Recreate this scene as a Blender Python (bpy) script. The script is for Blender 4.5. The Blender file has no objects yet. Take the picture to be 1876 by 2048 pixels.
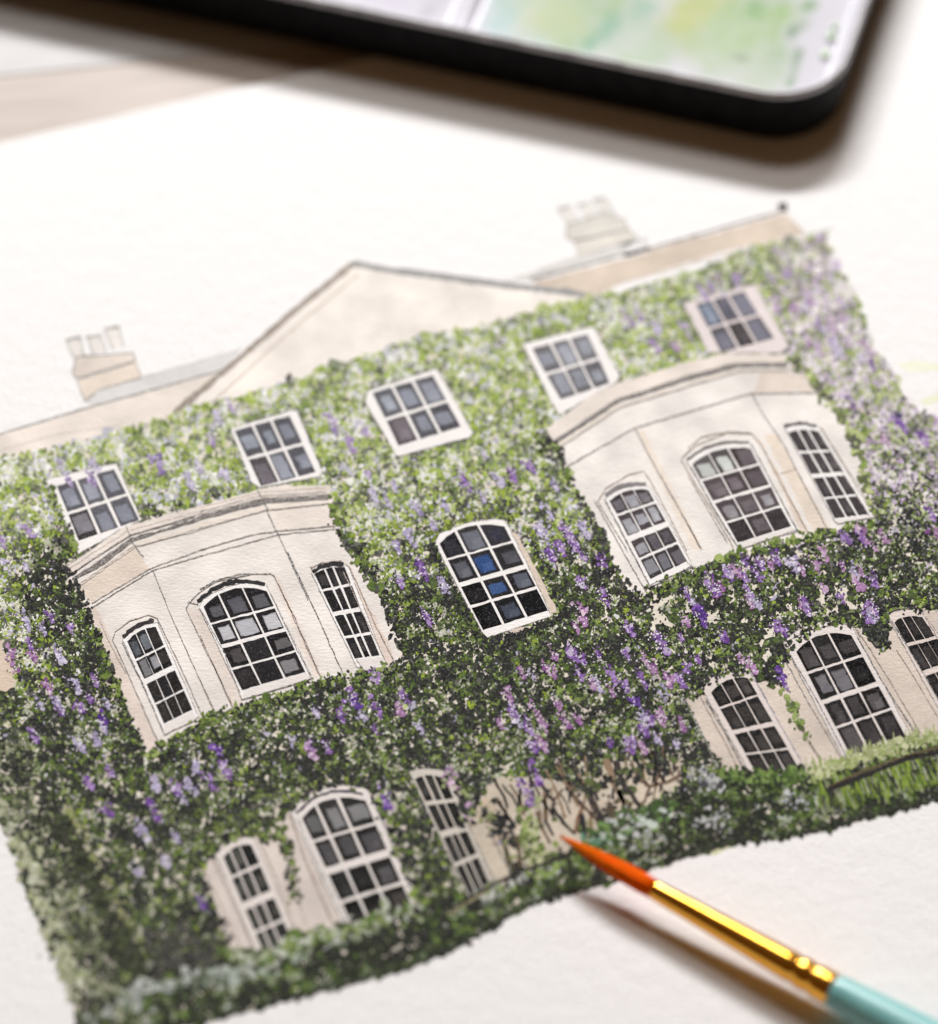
import bpy, bmesh, math, random
import numpy as np
from mathutils import Vector

random.seed(7)
rng = np.random.default_rng(11)
R = math.radians
sc = bpy.context.scene

# ------------------------------------------------------------------ camera
W, H, FPX = 1876.0, 2048.0, 7800.0
ELEV, DIST = R(50), 0.488
fwd = Vector((0, math.cos(ELEV), -math.sin(ELEV)))
upv = Vector((0, math.sin(ELEV), math.cos(ELEV)))
CAM = -fwd * DIST
cam = bpy.data.cameras.new('camera')
cam.sensor_fit = 'HORIZONTAL'
cam.sensor_width = 24.0
cam.lens = FPX / W * 24.0
cam.clip_start, cam.clip_end = 0.01, 50
camo = bpy.data.objects.new('camera', cam)
sc.collection.objects.link(camo)
camo.location = CAM
camo.rotation_euler = (R(90) - ELEV, 0, 0)
sc.camera = camo

CAMN = np.array(CAM); FW = np.array(fwd); UP = np.array(upv)


def P(pts, z=0.0):
    """traced drawing coordinates -> points on the horizontal plane at height z (metres)"""
    a = np.atleast_2d(np.asarray(pts, float))
    dx = (a[:, 0] - W / 2) / FPX
    dy = -(a[:, 1] - H / 2) / FPX
    d = FW[None] + dx[:, None] * np.array([[1., 0, 0]]) + dy[:, None] * UP[None]
    zz = np.broadcast_to(np.asarray(z, float), (len(a),))
    t = (zz - CAMN[2]) / d[:, 2]
    return CAMN[None] + d * t[:, None]


cam.dof.use_dof = True
cam.dof.focus_distance = float((P([(938, 1250)])[0] - CAMN) @ FW)
cam.dof.aperture_fstop = 7.4
cam.dof.aperture_blades = 0

# ------------------------------------------------------------------ light
w = bpy.data.worlds.new('World'); sc.world = w; w.use_nodes = True
bg = w.node_tree.nodes['Background']
bg.inputs[0].default_value = (0.085, 0.048, 0.024, 1)
bg.inputs[1].default_value = 1.0


def area(name, elev, azim, dist, sx, sy, power, color, target=(0, 0.02, 0)):
    l = bpy.data.lights.new(name, 'AREA'); l.shape = 'RECTANGLE'
    l.size = sx; l.size_y = sy; l.energy = power; l.color = color
    o = bpy.data.objects.new(name, l); sc.collection.objects.link(o)
    d = Vector((math.sin(azim) * math.cos(elev), math.cos(azim) * math.cos(elev), math.sin(elev)))
    o.location = Vector(target) + d * dist
    o.rotation_euler = (-d).to_track_quat('-Z', 'Y').to_euler()
    return o


area('window_sunlight', R(41.5), R(-3), 1.2, 0.48, 0.088, 19.6, (0.985, 0.985, 1.0))
area('window_skylight', R(58.5), R(-3), 1.1, 0.42, 0.20, 3.9, (1.0, 0.955, 0.925))

sc.view_settings.view_transform = 'Standard'
sc.view_settings.look = 'None'
sc.view_settings.exposure = 0.0
sc.view_settings.gamma = 1.0
sc.view_settings.use_curve_mapping = False
sc.cycles.use_denoising = True
sc.cycles.denoiser = 'OPENIMAGEDENOISE'
sc.cycles.denoising_input_passes = 'RGB_ALBEDO_NORMAL'
sc.cycles.use_adaptive_sampling = False
sc.cycles.max_bounces = 6
sc.cycles.sample_clamp_indirect = 4.0

# ------------------------------------------------------------------ helpers
UM = 1e-6


def lin(c):
    c = np.asarray(c, float) / 255.0
    return np.where(c <= 0.04045, c / 12.92, ((c + 0.055) / 1.055) ** 2.4)


def paint(c):                     # pigment colour as seen on lit paper
    return lin(c) * 0.86


def link(o, parent=None):
    sc.collection.objects.link(o)
    o.parent = parent
    return o


class Batch:
    """flat coloured patches lying on the sheet, collected into one mesh"""
    def __init__(s):
        s.v, s.f, s.c = [], [], []
        s.n = 0

    def poly(s, pts, z, col):
        pts = np.asarray(pts, float)
        if len(pts) < 3:
            return
        q = P(pts, z)
        k = len(q)
        s.v.append(q); s.f.append(tuple(range(s.n, s.n + k)))
        s.c.append(np.tile(paint(col), (k, 1))); s.n += k

    def soft(s, pts, z, c_out, c_in, k=.62):
        pts = np.asarray(pts, float); n = len(pts); cen = pts.mean(0)
        inner = cen + (pts - cen) * k
        s.v.append(P(np.concatenate([pts, inner]), z))
        for i in range(n):
            j = (i + 1) % n
            s.f.append((s.n + i, s.n + j, s.n + n + j, s.n + n + i))
        s.f.append(tuple(range(s.n + n, s.n + 2 * n)))
        s.c.append(np.concatenate([np.tile(paint(c_out), (n, 1)), np.tile(paint(c_in), (n, 1))])); s.n += 2 * n

    def ribbon(s, pts, width, z, col, jit=0.5, step=9, taper=0.0):
        pts = dense(pts, step)
        n = len(pts)
        pts = pts + rng.normal(0, jit, pts.shape)
        t = np.gradient(pts, axis=0)
        t /= np.linalg.norm(t, axis=1)[:, None] + 1e-9
        nrm = np.stack([-t[:, 1], t[:, 0]], 1)
        ww = width * (1 + rng.normal(0, 0.16, n))
        if taper:
            ww = ww * (1 - taper * np.linspace(0, 1, n))
        ww = np.clip(ww, width * .25, None)[:, None] / 2
        a, b = P(pts + nrm * ww, z), P(pts - nrm * ww, z)
        s.v.append(np.concatenate([a, b]))
        for i in range(n - 1):
            s.f.append((s.n + i, s.n + i + 1, s.n + n + i + 1, s.n + n + i))
        cc = np.tile(paint(col), (2 * n, 1))
        s.c.append(cc); s.n += 2 * n

    def daubs(s, cx, cy, rx, ry, ang, z, cols, sides=7, rough=0.22):
        n = len(cx)
        if n == 0:
            return
        th = np.linspace(0, 2 * np.pi, sides, endpoint=False)[None] + rng.uniform(0, 6.28, (n, 1))
        rad = 1 + rng.normal(0, rough, (n, sides))
        rad = np.clip(rad, .45, 1.7)
        lx = np.cos(th) * rx[:, None] * rad
        ly = np.sin(th) * ry[:, None] * rad
        ca, sa = np.cos(ang)[:, None], np.sin(ang)[:, None]
        x = cx[:, None] + lx * ca - ly * sa
        y = cy[:, None] + lx * sa + ly * ca
        zz = np.repeat(z, sides)
        q = P(np.stack([x.ravel(), y.ravel()], 1), zz)
        s.v.append(q)
        base = s.n + np.arange(n) * sides
        s.f.extend([tuple(range(b, b + sides)) for b in base.tolist()])
        s.c.append(np.repeat(cols, sides, axis=0)); s.n += n * sides

    def build(s, name, m, parent, label=None, kind=None):
        me = bpy.data.meshes.new(name)
        v = np.concatenate(s.v); c = np.concatenate(s.c)
        me.from_pydata(v.tolist(), [], s.f)
        at = me.color_attributes.new('Col', 'FLOAT_COLOR', 'POINT')
        at.data.foreach_set('color', np.concatenate([c, np.ones((len(c), 1))], 1).astype(np.float32).ravel())
        # all faces look up
        me.update()
        nz = np.empty(len(me.polygons) * 3, np.float32); me.polygons.foreach_get('normal', nz)
        if (nz.reshape(-1, 3)[:, 2] < 0).any():
            bm = bmesh.new(); bm.from_mesh(me)
            bmesh.ops.reverse_faces(bm, faces=[f for f in bm.faces if f.normal.z < 0])
            bm.to_mesh(me); bm.free()
        me.materials.append(m)
        o = bpy.data.objects.new(name, me)
        if label: o['label'] = label
        if kind: o['kind'] = kind
        return link(o, parent)


def dense(pts, step=10.0):
    pts = np.asarray(pts, float)
    out = [pts[:1]]
    for a, b in zip(pts[:-1], pts[1:]):
        n = max(1, int(np.hypot(*(b - a)) / step))
        t = np.linspace(0, 1, n + 1)[1:, None]
        out.append(a + (b - a) * t)
    return np.concatenate(out)


def wob(pts, amp=0.9, step=10.0):
    pts = np.asarray(pts, float)
    q = dense(np.concatenate([pts, pts[:1]]), step)[:-1]
    return q + rng.normal(0, amp, q.shape)


def inside(px, py, poly):
    poly = np.asarray(poly, float)
    r = np.zeros(len(px), bool)
    j = len(poly) - 1
    for i in range(len(poly)):
        xi, yi = poly[i]; xj, yj = poly[j]
        c = ((yi > py) != (yj > py)) & (px < (xj - xi) * (py - yi) / (yj - yi + 1e-12) + xi)
        r ^= c
        j = i
    return r


def zoomer(ox, oy, size):
    k = size / 1847.0
    return lambda *pts: [(ox + k * x, oy + k * y) for x, y in pts]


zA, zB, zC = zoomer(0, 800, 500), zoomer(400, 700, 500), zoomer(700, 700, 500)
zD, zE, zG = zoomer(1000, 600, 500), zoomer(1376, 600, 500), zoomer(0, 1100, 500)
zH, zI, zJ = zoomer(400, 1100, 500), zoomer(850, 1000, 500), zoomer(1300, 1100, 576)
zK, zL, zM = zoomer(0, 1548, 500), zoomer(400, 1548, 500), zoomer(900, 1450, 500)
zN, zS, zQ = zoomer(800, 1400, 500), zoomer(1500, 1150, 376), zoomer(1500, 850, 376)
zR1, zR2, zR3, zR4 = zoomer(0, 600, 500), zoomer(300, 450, 500), zoomer(800, 350, 500), zoomer(1250, 350, 500)
zT = zoomer(1400, 1350, 476)

# smooth random field for clumping
_g = rng.uniform(0, 1, (64, 64))


def field(x, y, cell, off=0):
    u = np.asarray(x) / cell + 17.3 + off; v = np.asarray(y) / cell + 9.1 + off * 1.7
    i, j = np.floor(u).astype(int), np.floor(v).astype(int)
    fu, fv = u - i, v - j
    fu, fv = fu * fu * (3 - 2 * fu), fv * fv * (3 - 2 * fv)
    g = lambda a, b: _g[a % 64, b % 64]
    return (g(i, j) * (1 - fu) + g(i + 1, j) * fu) * (1 - fv) + (g(i, j + 1) * (1 - fu) + g(i + 1, j + 1) * fu) * fv


# ------------------------------------------------------------------ materials
def new_mat(name):
    m = bpy.data.materials.new(name); m.use_nodes = True
    nt = m.node_tree
    return m, nt, nt.nodes, nt.links, nt.nodes['Principled BSDF']


def paper_bump(nt, strength=0.35):
    N, L = nt.nodes, nt.links
    g = N.new('ShaderNodeNewGeometry')
    n1 = N.new('ShaderNodeTexNoise'); n1.inputs['Scale'].default_value = 1500; n1.inputs['Detail'].default_value = 4
    n1.inputs['Roughness'].default_value = 0.6
    mp = N.new('ShaderNodeMapping'); mp.inputs['Rotation'].default_value = (0, 0, R(14)); mp.inputs['Scale'].default_value = (1.0, 1.9, 1.0)
    L.new(g.outputs['Position'], mp.inputs['Vector'])
    n2 = N.new('ShaderNodeTexNoise'); n2.inputs['Scale'].default_value = 420; n2.inputs['Detail'].default_value = 2
    L.new(mp.outputs[0], n1.inputs['Vector']); L.new(g.outputs['Position'], n2.inputs['Vector'])
    ad = N.new('ShaderNodeMath'); ad.operation = 'MULTIPLY_ADD'; ad.inputs[1].default_value = 0.8
    L.new(n2.outputs[0], ad.inputs[0]); L.new(n1.outputs[0], ad.inputs[2])
    b = N.new('ShaderNodeBump'); b.inputs['Strength'].default_value = strength; b.inputs['Distance'].default_value = 0.00022
    L.new(ad.outputs[0], b.inputs['Height'])
    return b, g, n1, n2


def paper_mat():
    m, nt, N, L, bs = new_mat('cotton_paper')
    b, g, n1, n2 = paper_bump(nt, 0.75)
    L.new(b.outputs[0], bs.inputs['Normal'])
    r = N.new('ShaderNodeValToRGB')
    r.color_ramp.elements[0].position = .35; r.color_ramp.elements[0].color = (0.815, 0.800, 0.790, 1)
    r.color_ramp.elements[1].position = .65; r.color_ramp.elements[1].color = (0.860, 0.850, 0.840, 1)
    L.new(n1.outputs[0], r.inputs[0]); L.new(r.outputs[0], bs.inputs['Base Color'])
    bs.inputs['Roughness'].default_value = 0.85
    bs.inputs['Specular IOR Level'].default_value = 0.15
    return m


def paint_mat(name, grain=0.5, lo=.52, hi=.66, wash=0.06, rough=.92, gscale=2600, to=(.80, .78, .76)):
    m, nt, N, L, bs = new_mat(name)
    b, g, n1, n2 = paper_bump(nt, 0.5)
    L.new(b.outputs[0], bs.inputs['Normal'])
    at = N.new('ShaderNodeAttribute'); at.attribute_name = 'Col'
    ng = N.new('ShaderNodeTexNoise'); ng.inputs['Scale'].default_value = gscale; ng.inputs['Detail'].default_value = 3
    ng.inputs['Roughness'].default_value = .65
    L.new(g.outputs['Position'], ng.inputs['Vector'])
    mr = N.new('ShaderNodeMapRange'); mr.inputs[1].default_value = lo; mr.inputs[2].default_value = hi
    mr.inputs[3].default_value = 0; mr.inputs[4].default_value = grain
    L.new(ng.outputs[0], mr.inputs[0])
    nw = N.new('ShaderNodeTexNoise'); nw.inputs['Scale'].default_value = 150; nw.inputs['Detail'].default_value = 5
    L.new(g.outputs['Position'], nw.inputs['Vector'])
    mw = N.new('ShaderNodeMapRange'); mw.inputs[1].default_value = .3; mw.inputs[2].default_value = .7
    mw.inputs[3].default_value = 1 - wash; mw.inputs[4].default_value = 1 + wash
    L.new(nw.outputs[0], mw.inputs[0])
    vm = N.new('ShaderNodeVectorMath'); vm.operation = 'SCALE'
    L.new(at.outputs['Color'], vm.inputs[0]); L.new(mw.outputs[0], vm.inputs['Scale'])
    mx = N.new('ShaderNodeMix'); mx.data_type = 'RGBA'
    L.new(mr.outputs[0], mx.inputs['Factor']); L.new(vm.outputs[0], mx.inputs['A']); mx.inputs['B'].default_value = (*to, 1)
    L.new(mx.outputs['Result'], bs.inputs['Base Color'])
    bs.inputs['Roughness'].default_value = rough
    bs.inputs['Specular IOR Level'].default_value = 0.06
    return m


M_PAPER = paper_mat()
M_WASH = paint_mat('watercolour_wash', grain=.30, lo=.5, hi=.7, wash=.15)
M_PAINT = paint_mat('watercolour_daub', grain=.18, lo=.55, hi=.72, wash=.05)
M_DARK = paint_mat('charcoal_ink', grain=.42, lo=.57, hi=.76, wash=.1, gscale=5200, to=(.36, .36, .37))
M_LINE = paint_mat('pencil_line', grain=.75, lo=.47, hi=.62, wash=.1, gscale=5200)
M_WHITE = paint_mat('white_gouache', grain=.1, wash=.03)


def plain(name, col, rough=.5, metal=0, spec=.5, coat=0):
    m, nt, N, L, bs = new_mat(name)
    bs.inputs['Base Color'].default_value = (*col, 1); bs.inputs['Roughness'].default_value = rough
    bs.inputs['Metallic'].default_value = metal; bs.inputs['Specular IOR Level'].default_value = spec
    bs.inputs['Coat Weight'].default_value = coat
    return m, nt, N, L, bs


def noisy(name, c0, c1, scale, rough=.5, metal=0, spec=.5, coat=0, bump=0, bdist=1e-4, stretch=None, detail=4):
    m, nt, N, L, bs = plain(name, c0, rough, metal, spec, coat)
    tc = N.new('ShaderNodeTexCoord'); src = tc.outputs['Object']
    if stretch:
        mp = N.new('ShaderNodeMapping'); mp.inputs['Scale'].default_value = stretch
        L.new(src, mp.inputs[0]); src = mp.outputs[0]
    n = N.new('ShaderNodeTexNoise'); n.inputs['Scale'].default_value = scale; n.inputs['Detail'].default_value = detail
    L.new(src, n.inputs['Vector'])
    r = N.new('ShaderNodeValToRGB')
    r.color_ramp.elements[0].position = .35; r.color_ramp.elements[0].color = (*c0, 1)
    r.color_ramp.elements[1].position = .65; r.color_ramp.elements[1].color = (*c1, 1)
    L.new(n.outputs[0], r.inputs[0]); L.new(r.outputs[0], bs.inputs['Base Color'])
    if bump:
        b = N.new('ShaderNodeBump'); b.inputs['Strength'].default_value = bump; b.inputs['Distance'].default_value = bdist
        L.new(n.outputs[0], b.inputs['Height']); L.new(b.outputs[0], bs.inputs['Normal'])
    return m


# ------------------------------------------------------------------ table
TABLE_Z = -0.0004
table = bpy.data.objects.new('table_top', None); link(table)
table['kind'] = 'structure'
M_W1 = noisy('pale_oak', (.36, .295, .245), (.46, .39, .335), 60, rough=.55, bump=.3, stretch=(1, 9, 9))
M_W2 = noisy('bleached_oak', (.44, .425, .415), (.52, .505, .495), 60, rough=.55, bump=.3, stretch=(1, 9, 9))


def box_mesh(name, sx, sy, sz, bev):
    bm = bmesh.new(); bmesh.ops.create_cube(bm, size=1)
    for v in bm.verts:
        v.co.x *= sx; v.co.y *= sy; v.co.z *= sz
    bmesh.ops.bevel(bm, geom=bm.edges[:], offset=bev, segments=2, affect='EDGES')
    me = bpy.data.meshes.new(name); bm.to_mesh(me); bm.free()
    return me


ta = math.atan2(*(P([(0, 155)])[0] - P([(165, 138)])[0])[[1, 0]]) + math.pi
joint = P([(0, 152)], TABLE_Z)[0]
ud = np.array([math.cos(ta), math.sin(ta)]); vd = np.array([-math.sin(ta), math.cos(ta)])
PW = 0.042
pm = box_mesh('plank', 0.62, PW - 0.00005, 0.02, 0.00008)
for k in range(-6, 6):
    me = pm.copy() if k in (0, 1) else pm
    o = bpy.data.objects.new('plank', me)
    c = joint[:2] + vd * (PW * (k + .5))
    o.location = (c[0], c[1], TABLE_Z - 0.01 - 0.00003 * (k % 3)); o.rotation_euler = (0, 0, ta)
    if not me.materials:
        me.materials.append(M_W1)
    link(o, table)
    if k == 0:
        me.materials.clear(); me.materials.append(M_W2)
    elif k == 1:
        me.materials.clear(); me.materials.append(M_W1)

# ------------------------------------------------------------------ painting
art = bpy.data.objects.new('watercolour_painting', None); link(art)
art['label'] = 'white sheet with a painted house front covered in purple wisteria'
art['category'] = 'painting'

# paper sheet: its far edge follows the traced line, the other edges are out of the picture
e0, e1 = P([(0, 285)])[0][:2], P([(765, 110)])[0][:2]
ed = (e1 - e0) / np.linalg.norm(e1 - e0); en = np.array([ed[1], -ed[0]])
c0 = e0 - ed * 0.060
cr = [c0, c0 + ed * 0.297, c0 + ed * 0.297 + en * 0.210, c0 + en * 0.210]
bm = bmesh.new()
NSEG = 60
top = []
for a, b in zip(cr, cr[1:] + cr[:1]):
    for i in range(NSEG):
        q = a + (b - a) * i / NSEG
        q = q + rng.normal(0, 0.00005, 2)
        top.append(bm.verts.new((q[0], q[1], 0)))
low = [bm.verts.new((v.co.x, v.co.y, TABLE_Z + 1e-5)) for v in top]
bm.faces.new(top); bm.faces.new(low[::-1])
n = len(top)
for i in range(n):
    bm.faces.new((top[i], top[(i + 1) % n], low[(i + 1) % n], low[i]))
bmesh.ops.recalc_face_normals(bm, faces=bm.faces[:])
me = bpy.data.meshes.new('paper_sheet'); bm.to_mesh(me); bm.free(); me.materials.append(M_PAPER)
link(bpy.data.objects.new('paper_sheet', me), art)

CREAM, CREAM2, STONE = (243, 232, 220), (236, 221, 206), (224, 204, 186)
INK, PENCIL, SEPIA = (72, 69, 70), (126, 120, 117), (150, 130, 117)

Z_WASH, Z_LINE0, Z_BASE, Z_LEAF, Z_FRAME, Z_PANE, Z_PATCH, Z_CORN, Z_LINE, Z_FLOWER = [
    x * UM for x in (10, 16, 20, 26, 64, 70, 74, 78, 84, 90)]
DN = np.array([0.47, 0.88])           # "down the facade" in drawing coordinates


def wash(name, pts, col, z=Z_WASH, amp=.9, label=None, mat=None):
    b = Batch(); b.poly(wob(pts, amp), z, col)
    return b.build(name, mat or M_WASH, art, label)


def lines(name, items, z=Z_LINE, mat=None, thin=.82):
    for pts, wd, col in items:
        b = Batch(); b.ribbon(pts, wd * thin, z, col, jit=.4)
        b.build(name, mat or M_LINE, art)


# ---- roofs, gable and chimneys
wash('painted_roof', zR1((-150, 1035), (0, 990), (700, 780), (1640, 520), (1290, 860), (900, 960), (500, 1060), (-150, 1260)), (240, 230, 220))
wash('painted_roof', zR1((620, 750), (760, 660), (1050, 570), (1640, 400), (1800, 350), (1650, 520), (700, 775)), (226, 224, 222))
wash('painted_gable', zR2((1510, 300), (1847, 350)) + zR3((0, 740), (740, 830), (1380, 910), (1500, 960), (900, 1100), (0, 1330)) + zR2((1200, 1200), (300, 1420), (200, 1390)), (246, 239, 230))
wash('painted_roof', zR3((960, 800), (1847, 570)) + zR4((0, 610), (1180, 285), (1330, 430), (830, 540), (0, 790)) + zR3((1420, 900), (1200, 850)), (222, 207, 190))
wash('painted_roof', zR3((760, 790), (1290, 600), (1847, 470)) + zR4((60, 480), (0, 590)) + zR3((1000, 790)), (226, 224, 220))
lines('gable_moulding', [
    (zR2((1500, 285), (1050, 650), (560, 1070), (180, 1390)), 15, (166, 154, 142)),
    (zR2((1500, 285), (1847, 345)) + zR3((0, 715), (740, 810), (1240, 865), (1420, 895)), 15, (160, 160, 158)),
], z=Z_WASH + 4 * UM, mat=M_WASH)
lines('pencil_line', [
    (zR2((1545, 360), (1100, 730), (480, 1290), (400, 1330)), 5, (205, 188, 172)),
    (zR2((1470, 300), (1020, 650), (700, 940), (440, 1180), (170, 1400)), 3.5, (120, 104, 92)),
    (zR2((1500, 275), (1847, 330)) + zR3((0, 690), (600, 770), (1000, 830), (1380, 890)), 4, (132, 132, 132)),
    (zR1((-100, 1020), (0, 990), (700, 780), (1640, 520)), 4.5, (118, 119, 114)),
    (zR1((620, 752), (760, 665), (1050, 572), (1640, 402)), 2.5, (190, 186, 180)),
    (zR1((-100, 1135), (0, 1110), (450, 985), (900, 925)), 2, (196, 184, 172)),
    (zR3((960, 770), (1847, 535)) + zR4((0, 595), (1170, 262)), 7, (148, 142, 138)),
    (zR4((1330, 440), (1430, 425), (1530, 395)), 5, (170, 176, 166)),
    (zR4((0, 790), (600, 630), (1330, 440)), 3, (205, 190, 175)),
    (zR4((1180, 270), (1330, 430)), 2.5, (205, 194, 182)),
], z=Z_LINE0)
b = Batch(); b.poly(wob(zR4((1120, 210), (1190, 200), (1205, 260), (1140, 275)), 1), Z_LINE0 + 2 * UM, (90, 84, 84)); b.build('ridge_finial', M_PAINT, art)


def chimney(zf, body, cap, pots, ink, fill, capfill):
    root = Batch(); root.poly(wob(zf(*body), .7), Z_WASH + 2 * UM, fill)
    o = root.build('painted_chimney', M_WASH, art)
    c = Batch(); c.poly(wob(zf(*cap), .7), Z_WASH + 4 * UM, capfill)
    cpts = zf(*cap)
    c.ribbon(cpts + cpts[:1], 2.6, Z_LINE0, ink)
    c.build('chimney_cap', M_WASH, o)
    for p in pots:
        q = Batch(); pp = zf(*p); q.poly(wob(pp, .5), Z_WASH + 3 * UM, (240, 236, 230))
        q.ribbon([pp[0], pp[1]], 4.5, Z_LINE0, ink)
        q.ribbon([pp[1], pp[2]], 1.8, Z_LINE0, ink); q.ribbon([pp[3], pp[0]], 1.8, Z_LINE0, ink)
        q.build('chimney_pot', M_WASH, o)
    q = Batch(); bp = zf(*body); q.ribbon(bp + bp[:1], 2.0, Z_LINE0, ink); q.build('chimney_outline', M_LINE, o)


chimney(zR1, [(570, 590), (1000, 460), (1050, 570), (730, 660), (620, 750)], [(535, 530), (560, 420), (980, 390), (1000, 450), (560, 580)],
        [[(490, 295), (595, 275), (625, 420), (540, 425)], [(640, 275), (745, 260), (785, 385), (690, 400)], [(770, 215), (875, 200), (915, 345), (830, 365)]],
        (132, 131, 124), (236, 223, 208), (231, 220, 209))
chimney(zR3, [(1290, 490), (1690, 400), (1760, 470), (1320, 605)], [(1230, 370), (1530, 275), (1660, 330), (1690, 400), (1280, 490), (1230, 460)],
        [[(1165, 255), (1250, 230), (1320, 340), (1250, 365)], [(1310, 225), (1390, 205), (1460, 310), (1390, 330)], [(1425, 185), (1505, 165), (1590, 290), (1510, 300)]],
        (160, 163, 155), (228, 223, 213), (221, 218, 209))

# ---- bay walls
LBAY = zA((440, 1250), (600, 1150), (890, 955), (1000, 905), (1847, 680)) + zB((420, 1030), (560, 1000), (960, 990), (1000, 1250), (1080, 1380), (1130, 1500), (1230, 1640), (1330, 1790)) \
    + zH((1340, 330), (1420, 560), (1470, 650), (1500, 750), (1440, 840), (1400, 890), (1080, 940), (900, 970), (640, 1070), (260, 1180), (0, 1260)) \
    + zG((1500, 1270), (1200, 1430), (1090, 1530), (1040, 1480), (955, 1270), (855, 1000), (755, 740), (640, 460), (590, 330), (540, 270), (480, 190))
RBAY = zD((325, 960), (420, 880), (740, 660), (860, 620), (1370, 460)) + zE((0, 455), (300, 390), (730, 400), (760, 520), (900, 550), (950, 660), (1020, 700), (1100, 800), (1180, 930), (1195, 1010), (1260, 1100), (1290, 1200), (1310, 1350), (1370, 1430), (1395, 1620), (1100, 1700), (900, 1740), (400, 1860)) \
    + zJ((300, 130), (0, 270)) + zI((1640, 700), (1490, 690), (1380, 450), (1270, 200), (1180, 0)) + zD((650, 1560), (520, 1340), (440, 1120), (380, 1060))
LGND = zL((0, 760), (70, 590), (180, 480), (320, 430), (470, 470), (600, 330), (650, 250), (870, 90), (1060, 60), (1260, 80), (1420, 320), (1640, 1010), (1140, 1160), (860, 1200), (500, 1370), (220, 1320))
RGND = zJ((195, 930), (280, 890), (360, 800), (520, 735), (700, 760), (830, 700), (920, 560), (1100, 440), (1330, 450), (1500, 370), (1640, 340), (2050, 330), (2050, 1150), (1750, 1210), (1260, 1360), (1000, 1460), (470, 1440), (400, 1330))
MIDGND = zN((350, 540), (450, 660), (500, 900), (650, 600), (720, 560), (900, 560), (1050, 555), (1180, 610), (1400, 590), (1530, 430), (1900, 440), (2080, 430), (2080, 620), (1847, 760), (1650, 860), (1480, 960), (1300, 1110), (880, 1210), (830, 1290), (620, 1380), (560, 1200))
LSIDE = zG((-200, 600), (0, 655), (70, 700), (110, 850), (140, 940), (110, 1040), (40, 1060), (-200, 1000))

wash('bay_wall', LBAY, (239, 233, 226), amp=1.5)
wash('bay_wall', RBAY, (242, 237, 231), amp=1.5)
wash('bay_wall', LGND, (220, 209, 200), amp=1.5)
wash('bay_wall', RGND, (220, 207, 194), amp=1.5)
wash('garden_wall', MIDGND, (208, 196, 177), amp=2)
wash('garden_wall', LSIDE, (222, 204, 184), amp=2)

# frieze and side tints inside the bays
wash('wall_tint', zA((550, 1385), (990, 1085), (1110, 1245), (680, 1500)), (229, 215, 200), Z_WASH + 2 * UM, 1.2)
wash('wall_tint', zB((500, 1190), (970, 1140), (1000, 1300), (570, 1335)), (237, 227, 217), Z_WASH + 2 * UM, 1.2)
wash('wall_tint', zA((640, 1540), (700, 1520)) + zG((760, 520), (830, 680), (1170, 1420), (1100, 1510), (860, 1000)), (231, 217, 205), Z_WASH + 2 * UM, 1.2)
wash('wall_tint', zG((1380, 430), (1480, 440), (1810, 1100), (1740, 1180), (1500, 700)), (235, 223, 213), Z_WASH + 2 * UM, 1.2)
wash('wall_tint', zH((1090, 130), (1140, 220), (1330, 560), (1450, 830), (1390, 860), (1200, 400)), (234, 218, 206), Z_WASH + 2 * UM, 1.2)
wash('wall_tint', zH((530, 190), (590, 200), (900, 920), (840, 940)), (237, 224, 213), Z_WASH + 2 * UM, 1.2)
wash('wall_tint', zE((540, 530), (930, 560), (990, 670), (480, 690)), (230, 218, 206), Z_WASH + 2 * UM, 1.2)
wash('wall_tint', zD((1000, 950), (1060, 960), (1500, 1847), (1420, 1847)), (240, 228, 214), Z_WASH + 2 * UM, 1.2)
wash('wall_tint', zE((500, 990), (560, 1080), (900, 1720), (840, 1720)), (232, 218, 204), Z_WASH + 2 * UM, 1.2)
wash('wall_tint', zE((560, 1000), (650, 980), (1050, 1690), (930, 1710)), (238, 224, 208), Z_WASH + 2 * UM, 1.2)

# ---- cornices
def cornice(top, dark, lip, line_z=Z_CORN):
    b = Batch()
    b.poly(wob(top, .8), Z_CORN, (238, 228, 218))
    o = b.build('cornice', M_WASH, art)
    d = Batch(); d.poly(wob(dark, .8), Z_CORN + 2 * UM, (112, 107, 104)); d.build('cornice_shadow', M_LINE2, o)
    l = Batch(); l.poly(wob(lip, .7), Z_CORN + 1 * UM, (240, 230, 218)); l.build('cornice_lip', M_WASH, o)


M_LINE2 = paint_mat('pencil_shading', grain=.55, lo=.46, hi=.62, wash=.25, gscale=4200, to=(.62, .58, .55))
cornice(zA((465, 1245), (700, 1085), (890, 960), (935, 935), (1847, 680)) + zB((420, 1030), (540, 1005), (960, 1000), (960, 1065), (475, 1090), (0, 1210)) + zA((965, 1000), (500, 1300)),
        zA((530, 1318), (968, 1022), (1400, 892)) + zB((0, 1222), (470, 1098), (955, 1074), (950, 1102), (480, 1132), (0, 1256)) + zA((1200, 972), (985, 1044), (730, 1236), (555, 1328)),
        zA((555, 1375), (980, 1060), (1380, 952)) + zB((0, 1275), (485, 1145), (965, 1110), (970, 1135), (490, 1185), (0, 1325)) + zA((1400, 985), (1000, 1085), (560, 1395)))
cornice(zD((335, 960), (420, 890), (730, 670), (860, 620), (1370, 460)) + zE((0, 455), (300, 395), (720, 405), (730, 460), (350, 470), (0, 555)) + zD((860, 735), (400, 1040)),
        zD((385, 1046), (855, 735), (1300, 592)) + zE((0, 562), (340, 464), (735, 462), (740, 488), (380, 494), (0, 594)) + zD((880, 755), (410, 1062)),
        zD((410, 1075), (870, 770), (1390, 615)) + zE((0, 610), (380, 505), (740, 500), (745, 525), (390, 530), (0, 630)) + zD((1390, 635), (890, 795), (430, 1100)))

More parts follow.
